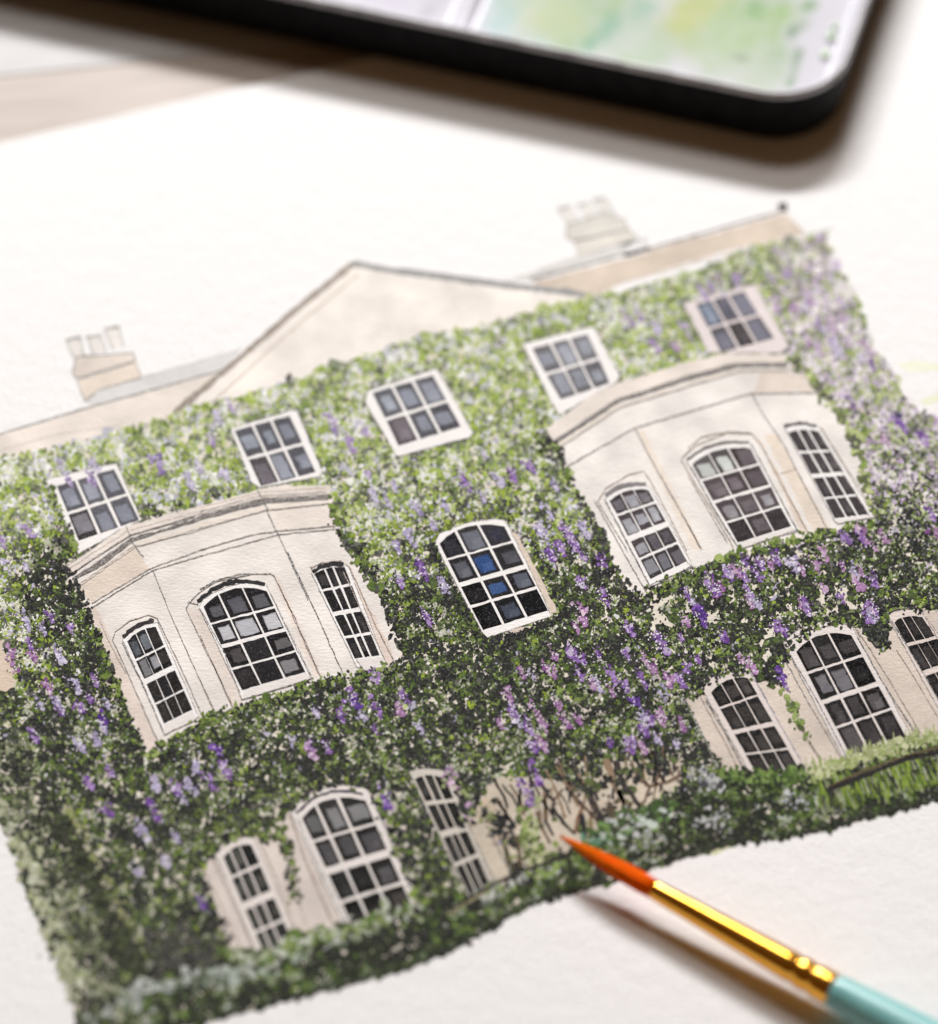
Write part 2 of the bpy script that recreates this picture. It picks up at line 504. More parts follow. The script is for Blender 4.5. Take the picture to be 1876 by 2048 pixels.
lines('pencil_line', [
    # left bay
    (zA((465, 1245), (700, 1085), (890, 950)), 2.2, PENCIL), (zA((480, 1270), (720, 1110), (945, 968), (1500, 815)), 1.6, SEPIA), (zB((0, 1165), (450, 1050), (930, 1020)), 1.8, SEPIA),
    (zA((500, 1300), (700, 1165), (965, 998), (1440, 862)), 2.6, INK),
    (zB((0, 1195), (440, 1080), (480, 1078), (930, 1050)), 2.4, PENCIL),
    (zA((550, 1385), (720, 1270), (990, 1078), (1040, 1075), (1500, 945)), 2.0, PENCIL),
    (zB((0, 1320), (490, 1182), (970, 1132)), 2.2, PENCIL),
    (zA((930, 930), (975, 1050), (1060, 1160)), 2.0, INK),
    (zB((420, 1030), (480, 1140), (500, 1180)), 3.0, INK),
    (zA((680, 1500), (1110, 1243), (1500, 1101)), 1.7, PENCIL), (zA((690, 1525), (1115, 1262), (1500, 1146)), 2.0, PENCIL),
    (zB((0, 1478), (380, 1365), (560, 1338), (1000, 1300)), 2.4, PENCIL), (zB((0, 1522), (580, 1362), (1000, 1322)), 2.0, PENCIL),
    (zG((1130, 150), (1270, 500), (1450, 900), (1600, 1220)), 2.0, PENCIL),
    (zB((490, 1180), (560, 1330), (600, 1410), (800, 1847)), 2.6, PENCIL), (zH((650, 20), (860, 470), (1060, 920)), 2.6, INK),
    (zG((1375, 430), (1390, 400), (1470, 310), (1600, 230), (1847, 180)), 2.4, PENCIL),
    (zG((1385, 380), (1465, 405)), 2.0, PENCIL),
    (zG((1375, 430), (1500, 700), (1600, 900), (1730, 1180)), 2.4, SEPIA),
    (zH((0, 290), (100, 230), (300, 175), (520, 175), (545, 190), (690, 480), (890, 930)), 2.3, PENCIL),
    (zH((580, 250), (700, 520), (870, 900)), 1.6, SEPIA),
    (zG((830, 665), (855, 600), (960, 520), (1100, 480), (1160, 500)), 2.0, SEPIA), (zG((1160, 500), (1280, 750), (1400, 1010), (1510, 1260)), 2.4, PENCIL),
    (zG((835, 665), (1000, 1040), (1170, 1420)), 2.2, PENCIL), (zG((900, 680), (1060, 1000), (1215, 1365)), 2.6, INK),
    (zG((740, 520), (800, 660), (930, 910)), 1.5, (190, 172, 158)),
    (zG((1215, 1365), (1450, 1250)), 2.4, PENCIL),
    (zH((820, 130), (900, 92), (1040, 80), (1105, 130), (1200, 330), (1300, 560), (1440, 830)), 2.4, SEPIA),
    (zH((815, 120), (850, 190)), 1.8, PENCIL), (zH((1060, 160), (1170, 400), (1390, 860)), 2.0, SEPIA),
    (zH((1155, 810), (1210, 890), (1395, 872), (1430, 840)), 2.2, PENCIL),
    (zH((310, 1105), (825, 950)), 2.6, INK), (zH((170, 740), (310, 1105)), 2.2, PENCIL), (zH((0, 430), (180, 760)), 2.0, PENCIL),
    (zH((0, 630), (150, 960), (240, 1170)), 2.2, SEPIA), (zH((500, 280), (660, 620), (825, 950)), 2.2, PENCIL),
    (zH((0, 960), (100, 1190)), 1.8, SEPIA),
    # right bay
    (zD((400, 1040), (860, 735), (1700, 480)) + zE((340, 470), (730, 470)), 2.4, PENCIL),
    (zD((430, 1090), (890, 790), (1700, 545)) + zE((380, 520), (750, 515)), 2.2, (150, 142, 136)),
    (zD((490, 1230), (990, 945), (1847, 690)) + zE((470, 690), (1000, 682)), 3.2, (160, 152, 146)),
    (zD((1000, 950), (1120, 1180), (1300, 1500), (1480, 1830)), 2.6, PENCIL),
    (zE((470, 690), (560, 850), (700, 1050), (800, 1250), (1030, 1690)), 2.2, PENCIL),
    (zD((720, 1490), (780, 1390), (950, 1290), (1060, 1262), (1110, 1330), (1250, 1600), (1380, 1847)), 2.4, (172, 154, 138)),
    (zD((720, 1490), (940, 1847)), 2.2, PENCIL), (zI((1250, 0), (1640, 690)), 2.4, PENCIL), (zI((1330, 0), (1660, 630)), 2.4, INK),
    (zI((1660, 640), (1847, 570)), 2.2, PENCIL), (zJ((235, 75), (300, 130)), 2.2, INK), (zJ((0, 225), (270, 110)), 2.2, INK),
    (zD((1340, 1170), (1450, 1070), (1680, 980), (1847, 985)), 2.6, (160, 146, 132)), (zD((1340, 1180), (1700, 1780), (1730, 1847)), 2.2, (160, 140, 124)),
    (zE((0, 1100), (100, 1010), (300, 970), (470, 985), (540, 1070), (700, 1370), (890, 1725)), 2.6, (164, 144, 124)),
    (zE((460, 1060), (640, 1390), (820, 1720)), 2.6, INK), (zE((20, 1230), (200, 1560), (375, 1830)), 2.6, INK), (zE((0, 1290), (290, 1790)), 2.0, SEPIA),
    (zE((380, 1840), (800, 1700)), 2.4, PENCIL), (zE((0, 1650), (100, 1840)), 1.8, PENCIL),
    (zE((985, 940), (1180, 1250), (1395, 1600)), 2.2, (170, 152, 134)), (zE((970, 980), (1150, 1290), (1340, 1590)), 2.2, PENCIL),
    (zE((1100, 1650), (1390, 1600)), 2.0, PENCIL), (zE((680, 1280), (800, 1245)), 1.4, (190, 176, 160)),
    # ground floor
    (zJ((205, 925), (300, 1110), (440, 1400)), 5.0, (70, 76, 56)),
    (zJ((360, 960), (470, 1150), (600, 1400)), 3.2, INK), (zJ((300, 900), (560, 1380)), 2.2, SEPIA),
    (zJ((640, 780), (800, 1060), (1000, 1410)), 2.6, (150, 140, 150)),
    (zJ((880, 640), (1080, 980), (1270, 1350)), 2.6, INK), (zJ((860, 690), (1000, 950), (1230, 1340)), 2.2, PENCIL),
    (zJ((1330, 560), (1480, 830), (1720, 1200)), 2.8, INK), (zJ((1310, 480), (1400, 620), (1540, 840), (1740, 1180)), 2.0, SEPIA),
    (zJ((900, 575), (1000, 520), (1200, 470), (1310, 478), (1350, 560)), 2.4, SEPIA),
    (zJ((1580, 640), (1660, 760), (1847, 1070)), 2.0, SEPIA), (zJ((960, 1130), (1080, 1330)), 2.0, SEPIA), (zJ((1020, 1230), (1100, 1340)), 2.0, PENCIL),
    (zJ((1520, 400), (1600, 370), (1720, 380), (1760, 420), (1847, 570)), 2.4, SEPIA), (zJ((1520, 410), (1640, 600), (1760, 800), (1847, 960)), 2.4, INK),
    (zJ((1720, 1200), (1790, 1195)), 4, INK),
    (zL((80, 600), (200, 850), (420, 1340)), 2.4, SEPIA), (zL((30, 700), (180, 1020), (330, 1340)), 2.2, (176, 150, 132)),
    (zL((430, 470), (560, 760), (740, 1240)), 2.2, SEPIA), (zL((660, 290), (780, 640), (1010, 1170)), 3.0, (150, 122, 104)),
    (zL((720, 320), (860, 640), (1120, 1150)), 2.2, PENCIL), (zL((1270, 170), (1420, 480), (1620, 1000)), 2.6, (120, 112, 140)),
    (zL((640, 640), (720, 900), (800, 1160)), 2.0, (176, 156, 140)),
    (zN((500, 920), (700, 1330)), 2.2, PENCIL), (zN((640, 930), (820, 1280)), 3.0, (90, 84, 70)),
])


# ---- windows
def window(name, TL, TR, BR, BL, rows, cols=((0, .32), (.345, .655), (.68, 1)), rise=0.0, margin=(.07, .05, .07, .07), frame=None,
           base=(46, 44, 46), patch=(96, 94, 98), over=None, fcol=(250, 247, 244), jit=.7, label=None, pmat=None, brow=None, light=.6):
    TL, TR, BR, BL = [np.asarray(q, float) for q in (TL, TR, BR, BL)]
    over = over or {}

    def mp(u, v):
        return (TL * (1 - u) + TR * u) * (1 - v) + (BL * (1 - u) + BR * u) * v

    def top(u):
        return -rise * (1 - abs(2 * min(max(u, 0), 1) - 1) ** 2.1)
    ml, mt, mr_, mb = margin
    fb = Batch()
    if frame is None:
        us = np.linspace(-ml, 1 + mr_, 9)
        pts = [mp(u, top((u + ml) / (1 + ml + mr_)) - mt) for u in us] + [mp(1 + mr_, 1 + mb), mp(-ml, 1 + mb)]
    else:
        pts = frame
    fb.poly(wob(pts, .6), Z_FRAME, fcol)
    fo = fb.build(name, M_WHITE, art, label)
    fo_pts = pts
    ol = Batch(); pp_ = [tuple(q) for q in pts]; ol.ribbon(pp_ + pp_[:1], 1.5, Z_FRAME + 2 * UM, (128, 122, 120), jit=.5)
    ol.build('frame_outline', M_LINE, fo)
    for r, (v0, v1) in enumerate(rows):
        for c, (u0, u1) in enumerate(cols):
            pb = Batch()
            bcol, pcol = over.get((r, c), (base, patch))
            bcol = np.clip(np.array(bcol) + rng.normal(0, 5), 18, 255); pcol = np.clip(np.array(pcol) + rng.normal(0, 8), 20, 255)
            us = np.linspace(u0, u1, 5)
            if r == 0 and rise:
                tp = [mp(u, top(u) + .008) for u in us]
            else:
                tp = [mp(u, v0) for u in us]
            poly = tp + [mp(u, v1) for u in us[::-1]]
            poly = np.array(poly) + rng.normal(0, jit * .6, (len(poly), 2))
            pb.poly(dense(np.concatenate([poly, poly[:1]]), 9)[:-1] + 0, Z_PANE, bcol)
            if (r, c) in over or rng.random() < light + .3:
                i0, i1 = rng.uniform(.06, .28), rng.uniform(.76, .97)
                j0, j1 = rng.uniform(.06, .30), rng.uniform(.74, .97)
                a, bb = u0 + (u1 - u0) * i0, u0 + (u1 - u0) * i1
                vt = v0 + (top((u0 + u1) / 2) * .6 if (r == 0 and rise) else 0)
                e, f = vt + (v1 - vt) * j0, vt + (v1 - vt) * j1
                q = wob([mp(a, e), mp(bb, e), mp(bb, f), mp(a, f)], .9, 7)
                pb.soft(q, Z_PATCH, bcol * .4 + pcol * .6, pcol, .8)
                q2 = wob([mp(a + (bb - a) * .3, e + (f - e) * .45), mp(bb, e + (f - e) * .4), mp(bb, f), mp(a + (bb - a) * .2, f)], .9, 7)
                pb.soft(q2, Z_PATCH + 1.5 * UM, pcol, np.clip(pcol + rng.uniform(-10, 18), 0, 255), .6)
            pb.build('pane', pmat or M_DARK, fo)
    if brow:
        lb = Batch()
        lb.ribbon([mp(u, top(u) - brow[0]) for u in np.linspace(-.04, 1.02, 12)], brow[1], Z_LINE, brow[2], jit=.8, step=6)
        lb.build('arch_shadow', M_DARK, fo)
    return fo_pts


R2 = ((-.02, .475), (.53, 1.02))
R4 = ((0, .195), (.217, .46), (.50, .735), (.757, 1))
SL, SLP = (92, 92, 98), (140, 144, 156)
M_SLATE = paint_mat('slate_wash', grain=.25, lo=.5, hi=.7, wash=.15, gscale=4200, to=(.5, .5, .52))
excl = []
kw = dict(base=SL, patch=SLP, pmat=M_SLATE, light=.9)
UW = ((-.02, .305), (.355, .65), (.70, 1.02))
excl.append(window('painted_window', *zA((432, 640), (838, 520), (1018, 882), (590, 1028)), R2, UW, frame=zA((335, 592), (540, 535), (860, 468), (900, 560), (1045, 885), (900, 960), (580, 1135)),
                   over={(1, 0): ((70, 66, 68), (110, 108, 114))}, label='six-pane window over the left end of the left bay cornice', **kw))
excl.append(window('painted_window', *zB((265, 602), (657, 495), (842, 896), (456, 995)), R2, UW, frame=zB((225, 582), (665, 448), (715, 450), (905, 900), (880, 935), (440, 1015), (380, 975)),
                   over={(0, 0): (SL, (150, 156, 168)), (0, 1): (SL, (150, 156, 168)), (1, 0): ((84, 78, 80), (112, 106, 112))}, label='six-pane window over the right end of the left bay', **kw))
excl.append(window('painted_window', *zC((178, 320), (605, 195), (806, 562), (364, 697)), R2, UW, frame=zC((130, 300), (640, 138), (712, 260), (908, 612), (880, 645), (400, 772), (345, 782), (108, 380)),
                   over={(0, 0): (SL, (160, 166, 176)), (0, 1): (SL, (156, 162, 174)), (1, 0): ((88, 82, 86), (122, 114, 120))}, label='six-pane window in the middle of the top row', **kw))
excl.append(window('painted_window', *zD((248, 362), (642, 260), (802, 608), (448, 727)), R2, UW, frame=zD((165, 325), (690, 192), (885, 560), (862, 605), (800, 645), (450, 842), (428, 840)),
                   label='six-pane window over the left end of the right bay', **dict(kw, base=(112, 110, 114), patch=(158, 162, 172))))
excl.append(window('painted_window', *zR4((535, 960), (872, 868), (1087, 1202), (714, 1302)), R2, UW, frame=zR4((432, 945), (960, 806), (1210, 1262), (1150, 1315), (615, 1312)), fcol=(234, 224, 222),
                   over={(1, 1): ((62, 56, 58), (72, 66, 68)), (0, 0): ((104, 108, 122), (142, 154, 172))}, label='six-pane window at the right end of the top row', **dict(kw, base=(98, 96, 102), patch=(126, 126, 140))))
D1, G1 = (40, 38, 40), (86, 84, 88)
LT = (200, 200, 204)
excl_in = []
window('painted_window', *zH((22, 418), (492, 298), (776, 900), (312, 1036)), R4, ((0, .285), (.31, .66), (.685, 1)), rise=.115, margin=(.05, .035, .045, .0), brow=(.075, 8, (54, 52, 54)),
       over={(0, 0): (D1, (112, 112, 116)), (0, 1): (D1, (92, 92, 98)), (0, 2): (D1, (92, 92, 96)), (1, 0): (D1, LT), (1, 1): (D1, (182, 182, 188)), (1, 2): (D1, LT), (2, 0): (D1, (84, 80, 80)), (2, 2): (D1, (112, 110, 110)), (3, 2): (D1, (128, 126, 128)), (3, 0): (D1, (54, 50, 50))},
       base=D1, patch=(82, 78, 76), frame=zH((-8, 420), (20, 370), (130, 300), (300, 245), (400, 235), (490, 262), (520, 320), (830, 945), (310, 1105), (290, 1040)), label='tall arched twelve-pane window in the middle of the left bay')
window('painted_window', *zG((938, 668), (1150, 562), (1420, 1180), (1212, 1282)), ((0, .228), (.248, .465), (.525, .755), (.772, 1)), rise=.035, margin=(.12, .03, .1, .10), brow=(.055, 8, (60, 56, 56)),
       over={(1, 1): (D1, (150, 150, 156)), (0, 1): (D1, (112, 118, 124)), (1, 0): (D1, (126, 126, 128)), (0, 0): (D1, (96, 100, 106))}, base=D1, patch=(52, 48, 46), label='narrow arched window on the left side of the left bay')
window('painted_window', *zH((845, 172), (1066, 122), (1326, 778), (1144, 802)), ((0, .19), (.215, .455), (.50, .735), (.765, 1)), ((0, .33), (.40, .61), (.68, 1)), rise=.03, margin=(.08, .01, .12, .10), brow=(.025, 9, (58, 56, 58)), base=D1, patch=(54, 52, 52),
       label='narrow arched window on the right side of the left bay')
window('painted_window', *zI((105, 318), (582, 192), (912, 816), (428, 962)), ((0, .175), (.20, .455), (.505, .715), (.745, 1)), ((0, .295), (.33, .645), (.68, 1)), rise=.10, margin=(.045, .03, .055, .07),
       over={(0, 0): ((38, 36, 42), (48, 46, 52)), (0, 1): ((50, 48, 48), (108, 110, 120)), (0, 2): ((48, 46, 52), (66, 66, 78)), (1, 0): ((36, 34, 36), (90, 92, 100)), (1, 1): ((38, 36, 38), (60, 88, 138)), (1, 2): ((40, 38, 40), (74, 74, 80)),
             (2, 0): ((22, 20, 22), (30, 28, 30)), (2, 1): ((34, 32, 34), (66, 94, 142)), (2, 2): ((38, 36, 38), (98, 102, 114)), (3, 0): ((20, 20, 20), (26, 26, 28)), (3, 1): ((30, 30, 32), (72, 78, 92)), (3, 2): ((24, 24, 26), (32, 32, 34))},
       frame=zI((72, 320), (110, 245), (300, 170), (500, 138), (585, 150), (620, 200), (760, 480), (935, 858), (460, 1015), (420, 975), (230, 620)), label='arched window with two blue panes in the middle of the facade', light=1.0)
excl.append(zI((72, 330), (110, 245), (300, 170), (500, 138), (600, 150), (720, 330), (975, 830), (935, 858), (460, 1015), (420, 975), (230, 620)))
b = Batch(); b.poly(wob(zI((640, 240), (690, 260), (740, 360), (972, 800), (972, 832), (935, 832), (760, 480)), 1), Z_FRAME - UM, (222, 206, 190)); b.poly(wob(zI((600, 960), (780, 925), (780, 950), (640, 985)), 1), Z_FRAME - UM, (216, 200, 186)); b.build('window_reveal', M_WASH, art)
RB, RP = (78, 70, 72), (112, 104, 108)
window('painted_window', (1219, 1001), (1296, 978), (1374, 1122), (1301, 1158), ((0, .17), (.20, .45), (.52, .73), (.76, 1)), rise=.06, margin=(.09, .03, .07, .08), brow=(.07, 8, (142, 138, 138)),
       over={(0, 1): (RB, (168, 168, 174)), (1, 0): (RB, (172, 172, 178)), (1, 1): (RB, (168, 168, 176)), (1, 2): (RB, (176, 176, 182)), (2, 0): (RB, (156, 156, 162)), (3, 0): ((56, 52, 54), (150, 150, 156)), (3, 1): ((56, 52, 54), (130, 130, 138))}, base=(66, 60, 62), patch=(112, 108, 114), label='narrow arched window on the left side of the right bay', light=.9)
window('painted_window', *zE((28, 1212), (458, 1092), (762, 1672), (368, 1792)), ((0, .195), (.22, .465), (.50, .732), (.755, 1)), rise=.08, margin=(.05, .045, .05, .075), brow=(.065, 5, (130, 124, 120)),
       over={(0, 0): ((96, 92, 92), (206, 210, 206)), (0, 1): ((84, 80, 80), (206, 210, 206)), (2, 2): (RB, (164, 162, 166)), (2, 0): (RB, (126, 122, 126)), (3, 0): ((58, 52, 54), (66, 60, 62)), (3, 2): ((62, 56, 58), (74, 68, 70))}, base=RB, patch=RP, label='tall arched twelve-pane window in the middle of the right bay', light=.9)
window('painted_window', *zE((742, 975), (965, 968), (1336, 1582), (1085, 1612)), ((0, .222), (.25, .487), (.535, .758), (.782, 1)), ((0, .30), (.36, .635), (.70, 1)), rise=.03, margin=(.04, .05, .10, .05), brow=(.065, 6, (104, 100, 100)), base=(70, 64, 66), patch=(80, 74, 76), label='narrow window on the right side of the right bay')
# ground floor
GB, GP = (52, 52, 50), (84, 84, 76)
window('painted_window', *zL((172, 612), (378, 518), (690, 1255), (478, 1345)), ((0, .19), (.22, .46), (.535, .745), (.775, 1)), ((0, .25), (.31, .59), (.65, 1)), rise=.045, margin=(.20, .05, .16, 0), base=(44, 44, 43), patch=(72, 72, 66), fcol=(234, 226, 220), label='narrow arched ground floor window at the lower left, by the hedge')
window('painted_window', *zL((752, 322), (1218, 190), (1582, 1010), (1142, 1152)), ((0, .20), (.225, .445), (.51, .735), (.765, 1)), ((0, .255), (.30, .605), (.65, 1)), rise=.09, margin=(.12, .09, .10, .02), base=(40, 38, 38), patch=(86, 84, 86), over={(0, 1): ((48, 46, 46), (128, 128, 128)), (0, 2): ((46, 44, 44), (128, 128, 128)), (0, 0): ((46, 44, 44), (112, 112, 112)), (2, 0): ((30, 30, 30), (40, 40, 38)), (2, 1): ((30, 30, 30), (44, 44, 42)), (3, 0): ((28, 28, 28), (40, 38, 36)), (3, 1): ((28, 28, 28), (44, 42, 40)), (3, 2): ((34, 32, 30), (58, 54, 50))},
       fcol=(236, 229, 224), brow=(.05, 5, (80, 72, 86)), label='wide arched ground floor window at the lower left')
window('painted_window', *zN((108, 575), (332, 572), (655, 1345), (515, 1440)), ((0, .2), (.235, .455), (.51, .725), (.76, 1)), ((0, .29), (.36, .60), (.67, 1)), rise=.03, margin=(.08, .05, .14, 0), base=(36, 35, 35), patch=(50, 48, 46), fcol=(214, 207, 196), label='narrow ground floor window left of the bare stems')
window('painted_window', *zJ((388, 912), (625, 815), (972, 1432), (690, 1446)), ((0, .18), (.20, .46), (.505, .735), (.755, 1)), rise=.055, margin=(.14, .085, .14, 0), base=(36, 34, 34), patch=(66, 62, 60), fcol=(232, 222, 216), label='narrow arched ground floor window left in the right hand bay')
window('painted_window', *zJ((936, 648), (1288, 540), (1652, 1218), (1300, 1345)), ((0, .19), (.212, .45), (.49, .695), (.715, 1)), ((0, .30), (.335, .635), (.67, 1)), rise=.075, margin=(.13, .10, .09, 0), base=(34, 32, 32), patch=(74, 70, 70), over={(1, 0): ((34, 32, 32), (128, 126, 130)), (1, 1): ((40, 36, 38), (124, 122, 126)), (2, 2): ((38, 34, 34), (92, 88, 88)), (1, 2): ((24, 22, 22), (30, 28, 28))},
       fcol=(236, 228, 224), brow=None, label='wide arched ground floor window in the right hand bay')
window('painted_window', (1787, 1243), (1843, 1233), (1972, 1420), (1905, 1452), ((0, .21), (.24, .475), (.525, .74), (.77, 1)), rise=.03, margin=(.10, .06, .14, 0), base=(34, 32, 32), patch=(58, 54, 54), fcol=(228, 216, 208), label='narrow ground floor window cut by the right edge of the photo')

# window sills
for pts in (zH((318, 1040), (778, 905), (822, 945), (314, 1103)), zG((1212, 1292), (1425, 1190), (1452, 1248), (1222, 1362)), zH((1152, 812), (1355, 790), (1392, 868), (1212, 888)),
            zE((368, 1800), (770, 1682), (800, 1700), (380, 1840)), zE((1090, 1625), (1345, 1588), (1388, 1605), (1100, 1650))):
    wash('window_sill', pts, (238, 232, 227), Z_FRAME + 3 * UM, .6, mat=M_WHITE)

# ---- foliage
FOL = [(-70, 940), (0, 917), (135, 888), (250, 858), (340, 830), (420, 805), (500, 788), (570, 765), (660, 735), (740, 707), (850, 672), (960, 652), (1060, 627), (1150, 600), (1240, 585), (1330, 555), (1400, 540),
       (1470, 505), (1560, 482), (1645, 472), (1665, 500), (1680, 540), (1710, 580), (1725, 640), (1752, 700), (1785, 740), (1806, 790), (1850, 830), (1900, 870), (1960, 900), (1960, 1575)] \
    + zJ((1847, 1590), (1700, 1640), (1400, 1720), (1100, 1800)) + [(1560, 1676), (1478, 1684), (1394, 1705), (1297, 1739), (1184, 1776), (1144, 1786), (1089, 1799), (1022, 1832), (960, 1870), (900, 1903), (806, 1940), (698, 1970), (590, 1995), (500, 2022), (400, 2046), (290, 2075), (160, 2110),
       (152, 2048), (146, 2008), (119, 1932), (97, 1889), (70, 1824), (43, 1759), (22, 1678), (0, 1648), (-70, 1560)]
walls = [LBAY, RBAY, LGND] + excl
RG_OPEN = zJ((200, 940), (270, 960), (330, 900), (370, 830), (520, 755), (640, 760), (730, 830), (800, 900), (850, 720), (920, 600), (1080, 480), (1330, 470), (1400, 560), (1500, 650), (1560, 430), (1640, 380), (2050, 380), (2050, 1170), (1750, 1220), (1280, 1360), (1010, 1450), (470, 1430))
walls.append(RG_OPEN)
RW_GR = zN((395, 640), (470, 900), (640, 925), (825, 1285), (650, 1370), (560, 1200), (360, 700), (330, 560), (110, 555), (200, 760), (320, 985), (420, 1220), (520, 1440), (650, 1370))
walls.append(zN((110, 555), (330, 555), (400, 650), (480, 900), (640, 925), (825, 1285), (640, 1370), (515, 1440), (300, 990)))
walls.append(LSIDE)


def S(x, y):
    return (np.asarray(y) + .28 * np.asarray(x) - 915) / 1200


def sample(n, poly=FOL):
    p = np.asarray(poly)
    x = rng.uniform(p[:, 0].min(), p[:, 0].max(), n); y = rng.uniform(p[:, 1].min(), p[:, 1].max(), n)
    k = inside(x, y, poly)
    return x[k], y[k]


def outside_walls(x, y, keep=0.0):
    bad = np.zeros(len(x), bool)
    for q in walls:
        bad |= inside(x, y, q)
    return ~bad


HEDGE_TOP = [(60, 2048), (150, 2040), (200, 1985), (330, 1950), (470, 1905), (560, 1885), (640, 1860), (720, 1850), (830, 1830), (900, 1780), (1040, 1730), (1150, 1700), (1230, 1660), (1300, 1625), (1420, 1570), (1480, 1548), (1560, 1555), (1640, 1560), (1760, 1530), (1960, 1480)]
_hx, _hy = np.array(HEDGE_TOP).T


def hedge(x, y):
    return (y > np.interp(x, _hx, _hy)) & (x > 140)


PAL = {
    'hi': [((200, 210, 138), 18), ((244, 244, 240), 15), ((162, 184, 76), 24), ((122, 144, 80), 13), ((132, 134, 124), 14), ((92, 98, 78), 5), ((206, 204, 222), 10), ((182, 198, 154), 5)],
    'mid': [((150, 170, 60), 23), ((106, 126, 62), 16), ((98, 98, 94), 20), ((230, 230, 218), 15), ((184, 180, 200), 8), ((62, 62, 61), 13), ((184, 196, 126), 5)],
    'low': [((52, 53, 51), 35), ((64, 73, 51), 19), ((94, 115, 56), 19), ((134, 153, 86), 10), ((182, 184, 166), 6), ((196, 188, 178), 2), ((78, 80, 75), 10)],
    'hib': [((190, 202, 140), 26), ((228, 230, 218), 12), ((160, 180, 92), 26), ((136, 144, 120), 24), ((196, 196, 208), 12)],
    'midb': [((140, 160, 72), 30), ((110, 124, 70), 24), ((108, 108, 102), 24), ((206, 208, 188), 12), ((72, 74, 68), 10)],
    'lowb': [((57, 58, 55), 42), ((66, 73, 55), 30), ((86, 101, 58), 20), ((106, 118, 80), 8)],
    'pink': [((212, 198, 220), 20), ((240, 234, 236), 20), ((188, 198, 150), 16), ((144, 156, 106), 12), ((192, 166, 202), 12), ((150, 150, 144), 12), ((120, 118, 114), 8)],
    'hedge': [((62, 75, 47), 26), ((86, 106, 55), 22), ((49, 52, 46), 32), ((120, 142, 74), 10), ((150, 160, 128), 7), ((188, 194, 186), 3)],
    'left': [((66, 69, 58), 30), ((94, 104, 74), 22), ((138, 144, 112), 20), ((174, 177, 150), 14), ((52, 52, 50), 14)],
}
PALN = {k: (paint([c for c, _ in v]), np.array([q for _, q in v], float) / sum(q for _, q in v)) for k, v in PAL.items()}

DARKB = [(120, 1130, 55), (160, 1195, 45), (90, 1180, 50), (700, 1130, 45), (1085, 885, 28), (890, 1240, 60), (1010, 1290, 70), (1100, 1240, 60), (1180, 1140, 50), (150, 1260, 40), (205, 1400, 60),
         (560, 1560, 60), (600, 1620, 60), (700, 1480, 70), (1150, 1480, 80), (1050, 1420, 80), (920, 1420, 80), (1250, 1400, 70), (1400, 1500, 50), (1760, 1150, 90), (1830, 1120, 70), (1540, 1170, 70), (1430, 1270, 50), (1380, 1330, 60), (320, 1560, 70),
         (205, 1760, 50), (240, 1850, 50), (270, 1930, 50), (330, 1900, 50), (390, 1880, 60), (180, 1690, 45), (420, 1820, 60), (300, 1790, 50), (840, 1580, 60), (980, 1500, 60), (1320, 1480, 50), (1390, 1420, 50), (1800, 1010, 60)]


for _k in list(PALN):
    _c, _p = PALN[_k]; _o = np.argsort(-_c.sum(1)); PALN[_k] = (_c[_o], _p[_o])


def choose(nm, x, y, mix=.5):
    """neighbouring dabs share a tone, so the colours gather into small clumps"""
    C, p = PALN[nm]; n = len(x)
    if n == 0: return np.empty((0, 3))
    u = mix * (.6 * field(x, y, 13, 21) + .4 * field(x, y, 31, 33)) * 1.6 + (1 - mix) * rng.random(n)
    r = (np.argsort(np.argsort(u)) + .5) / n
    return C[np.clip(np.searchsorted(np.cumsum(p), r), 0, len(C) - 1)]


def pick(x, y, base=False):
    n = len(x)
    s = S(x, y) + rng.normal(0, .05, n) + (field(x, y, 85) - .5) * .22
    s = s - np.clip((x - 600) / 4000, 0, .12)
    for bx, by, br in DARKB:
        s = s + .36 * np.exp(-((x - bx) ** 2 + (y - by) ** 2) / (br * br))
    zone = np.where(s < .21, 0, np.where(s < .40, 1, 2))
    # let the zones dissolve into each other
    zone = np.clip(zone + rng.choice([-1, 0, 0, 0, 0, 1], n) * (rng.random(n) < .6), 0, 2)
    cols = np.empty((n, 3))
    names = ['hib', 'midb', 'lowb'] if base else ['hi', 'mid', 'low']
    for k, nm in enumerate(names):
        q = zone == k
        cols[q] = choose(nm, x[q], y[q])
    q = (x > 1545) & (y < 1010 + rng.normal(0, 60, n)) & (rng.random(n) < .75)
    cols[q] = choose('pink', x[q], y[q])
    q = hedge(x, y)
    cols[q] = choose('hedge', x[q], y[q])
    q = q & (field(x, y, 30, 13) < .42) & (rng.random(n) < .75)
    cols[q] = paint([(50, 52, 45)])
    q = (x < 60 + (y - 1500) * .42) & (y > 1480) & (rng.random(n) < .8) & (y < 2040)
    cols[q] = choose('left', x[q], y[q])
    cols *= rng.normal(1, .08, (n, 1)).clip(.7, 1.3)
    return cols, s


def foliage(n, size, zlo, zhi, name, thin=None, mat=None, rough=.24, aspect=(.5, .9), base=False):
    x, y = sample(n)
    k = outside_walls(x, y)
    mid = inside(x, y, MIDGND)
    k &= ~(mid & (rng.random(len(x)) < .97))
    open_r = inside(x, y, zJ((0, 240), (300, 130), (560, 40), (900, 150), (1300, 250), (1500, 340), (1000, 480), (860, 680), (520, 760), (200, 900), (0, 600)))
    k &= ~(open_r & (field(x, y, 22, 5) > .66))
    x, y = x[k], y[k]
    if thin is not None:
        k = thin(x, y); x, y = x[k], y[k]
    cols, s = pick(x, y, base)
    n = len(x)
    rx = size * rng.lognormal(0, .32, n); ry = rx * rng.uniform(*aspect, n)
    h = hedge(x, y); rx[h] *= 1.1; ry[h] *= 1.1
    b = Batch()
    b.daubs(x, y, rx, ry, rng.uniform(0, 3.14, n), rng.uniform(zlo, zhi, n), cols, rough=rough)
    o = b.build(name, mat or M_PAINT, art); o['kind'] = 'stuff'
    return o


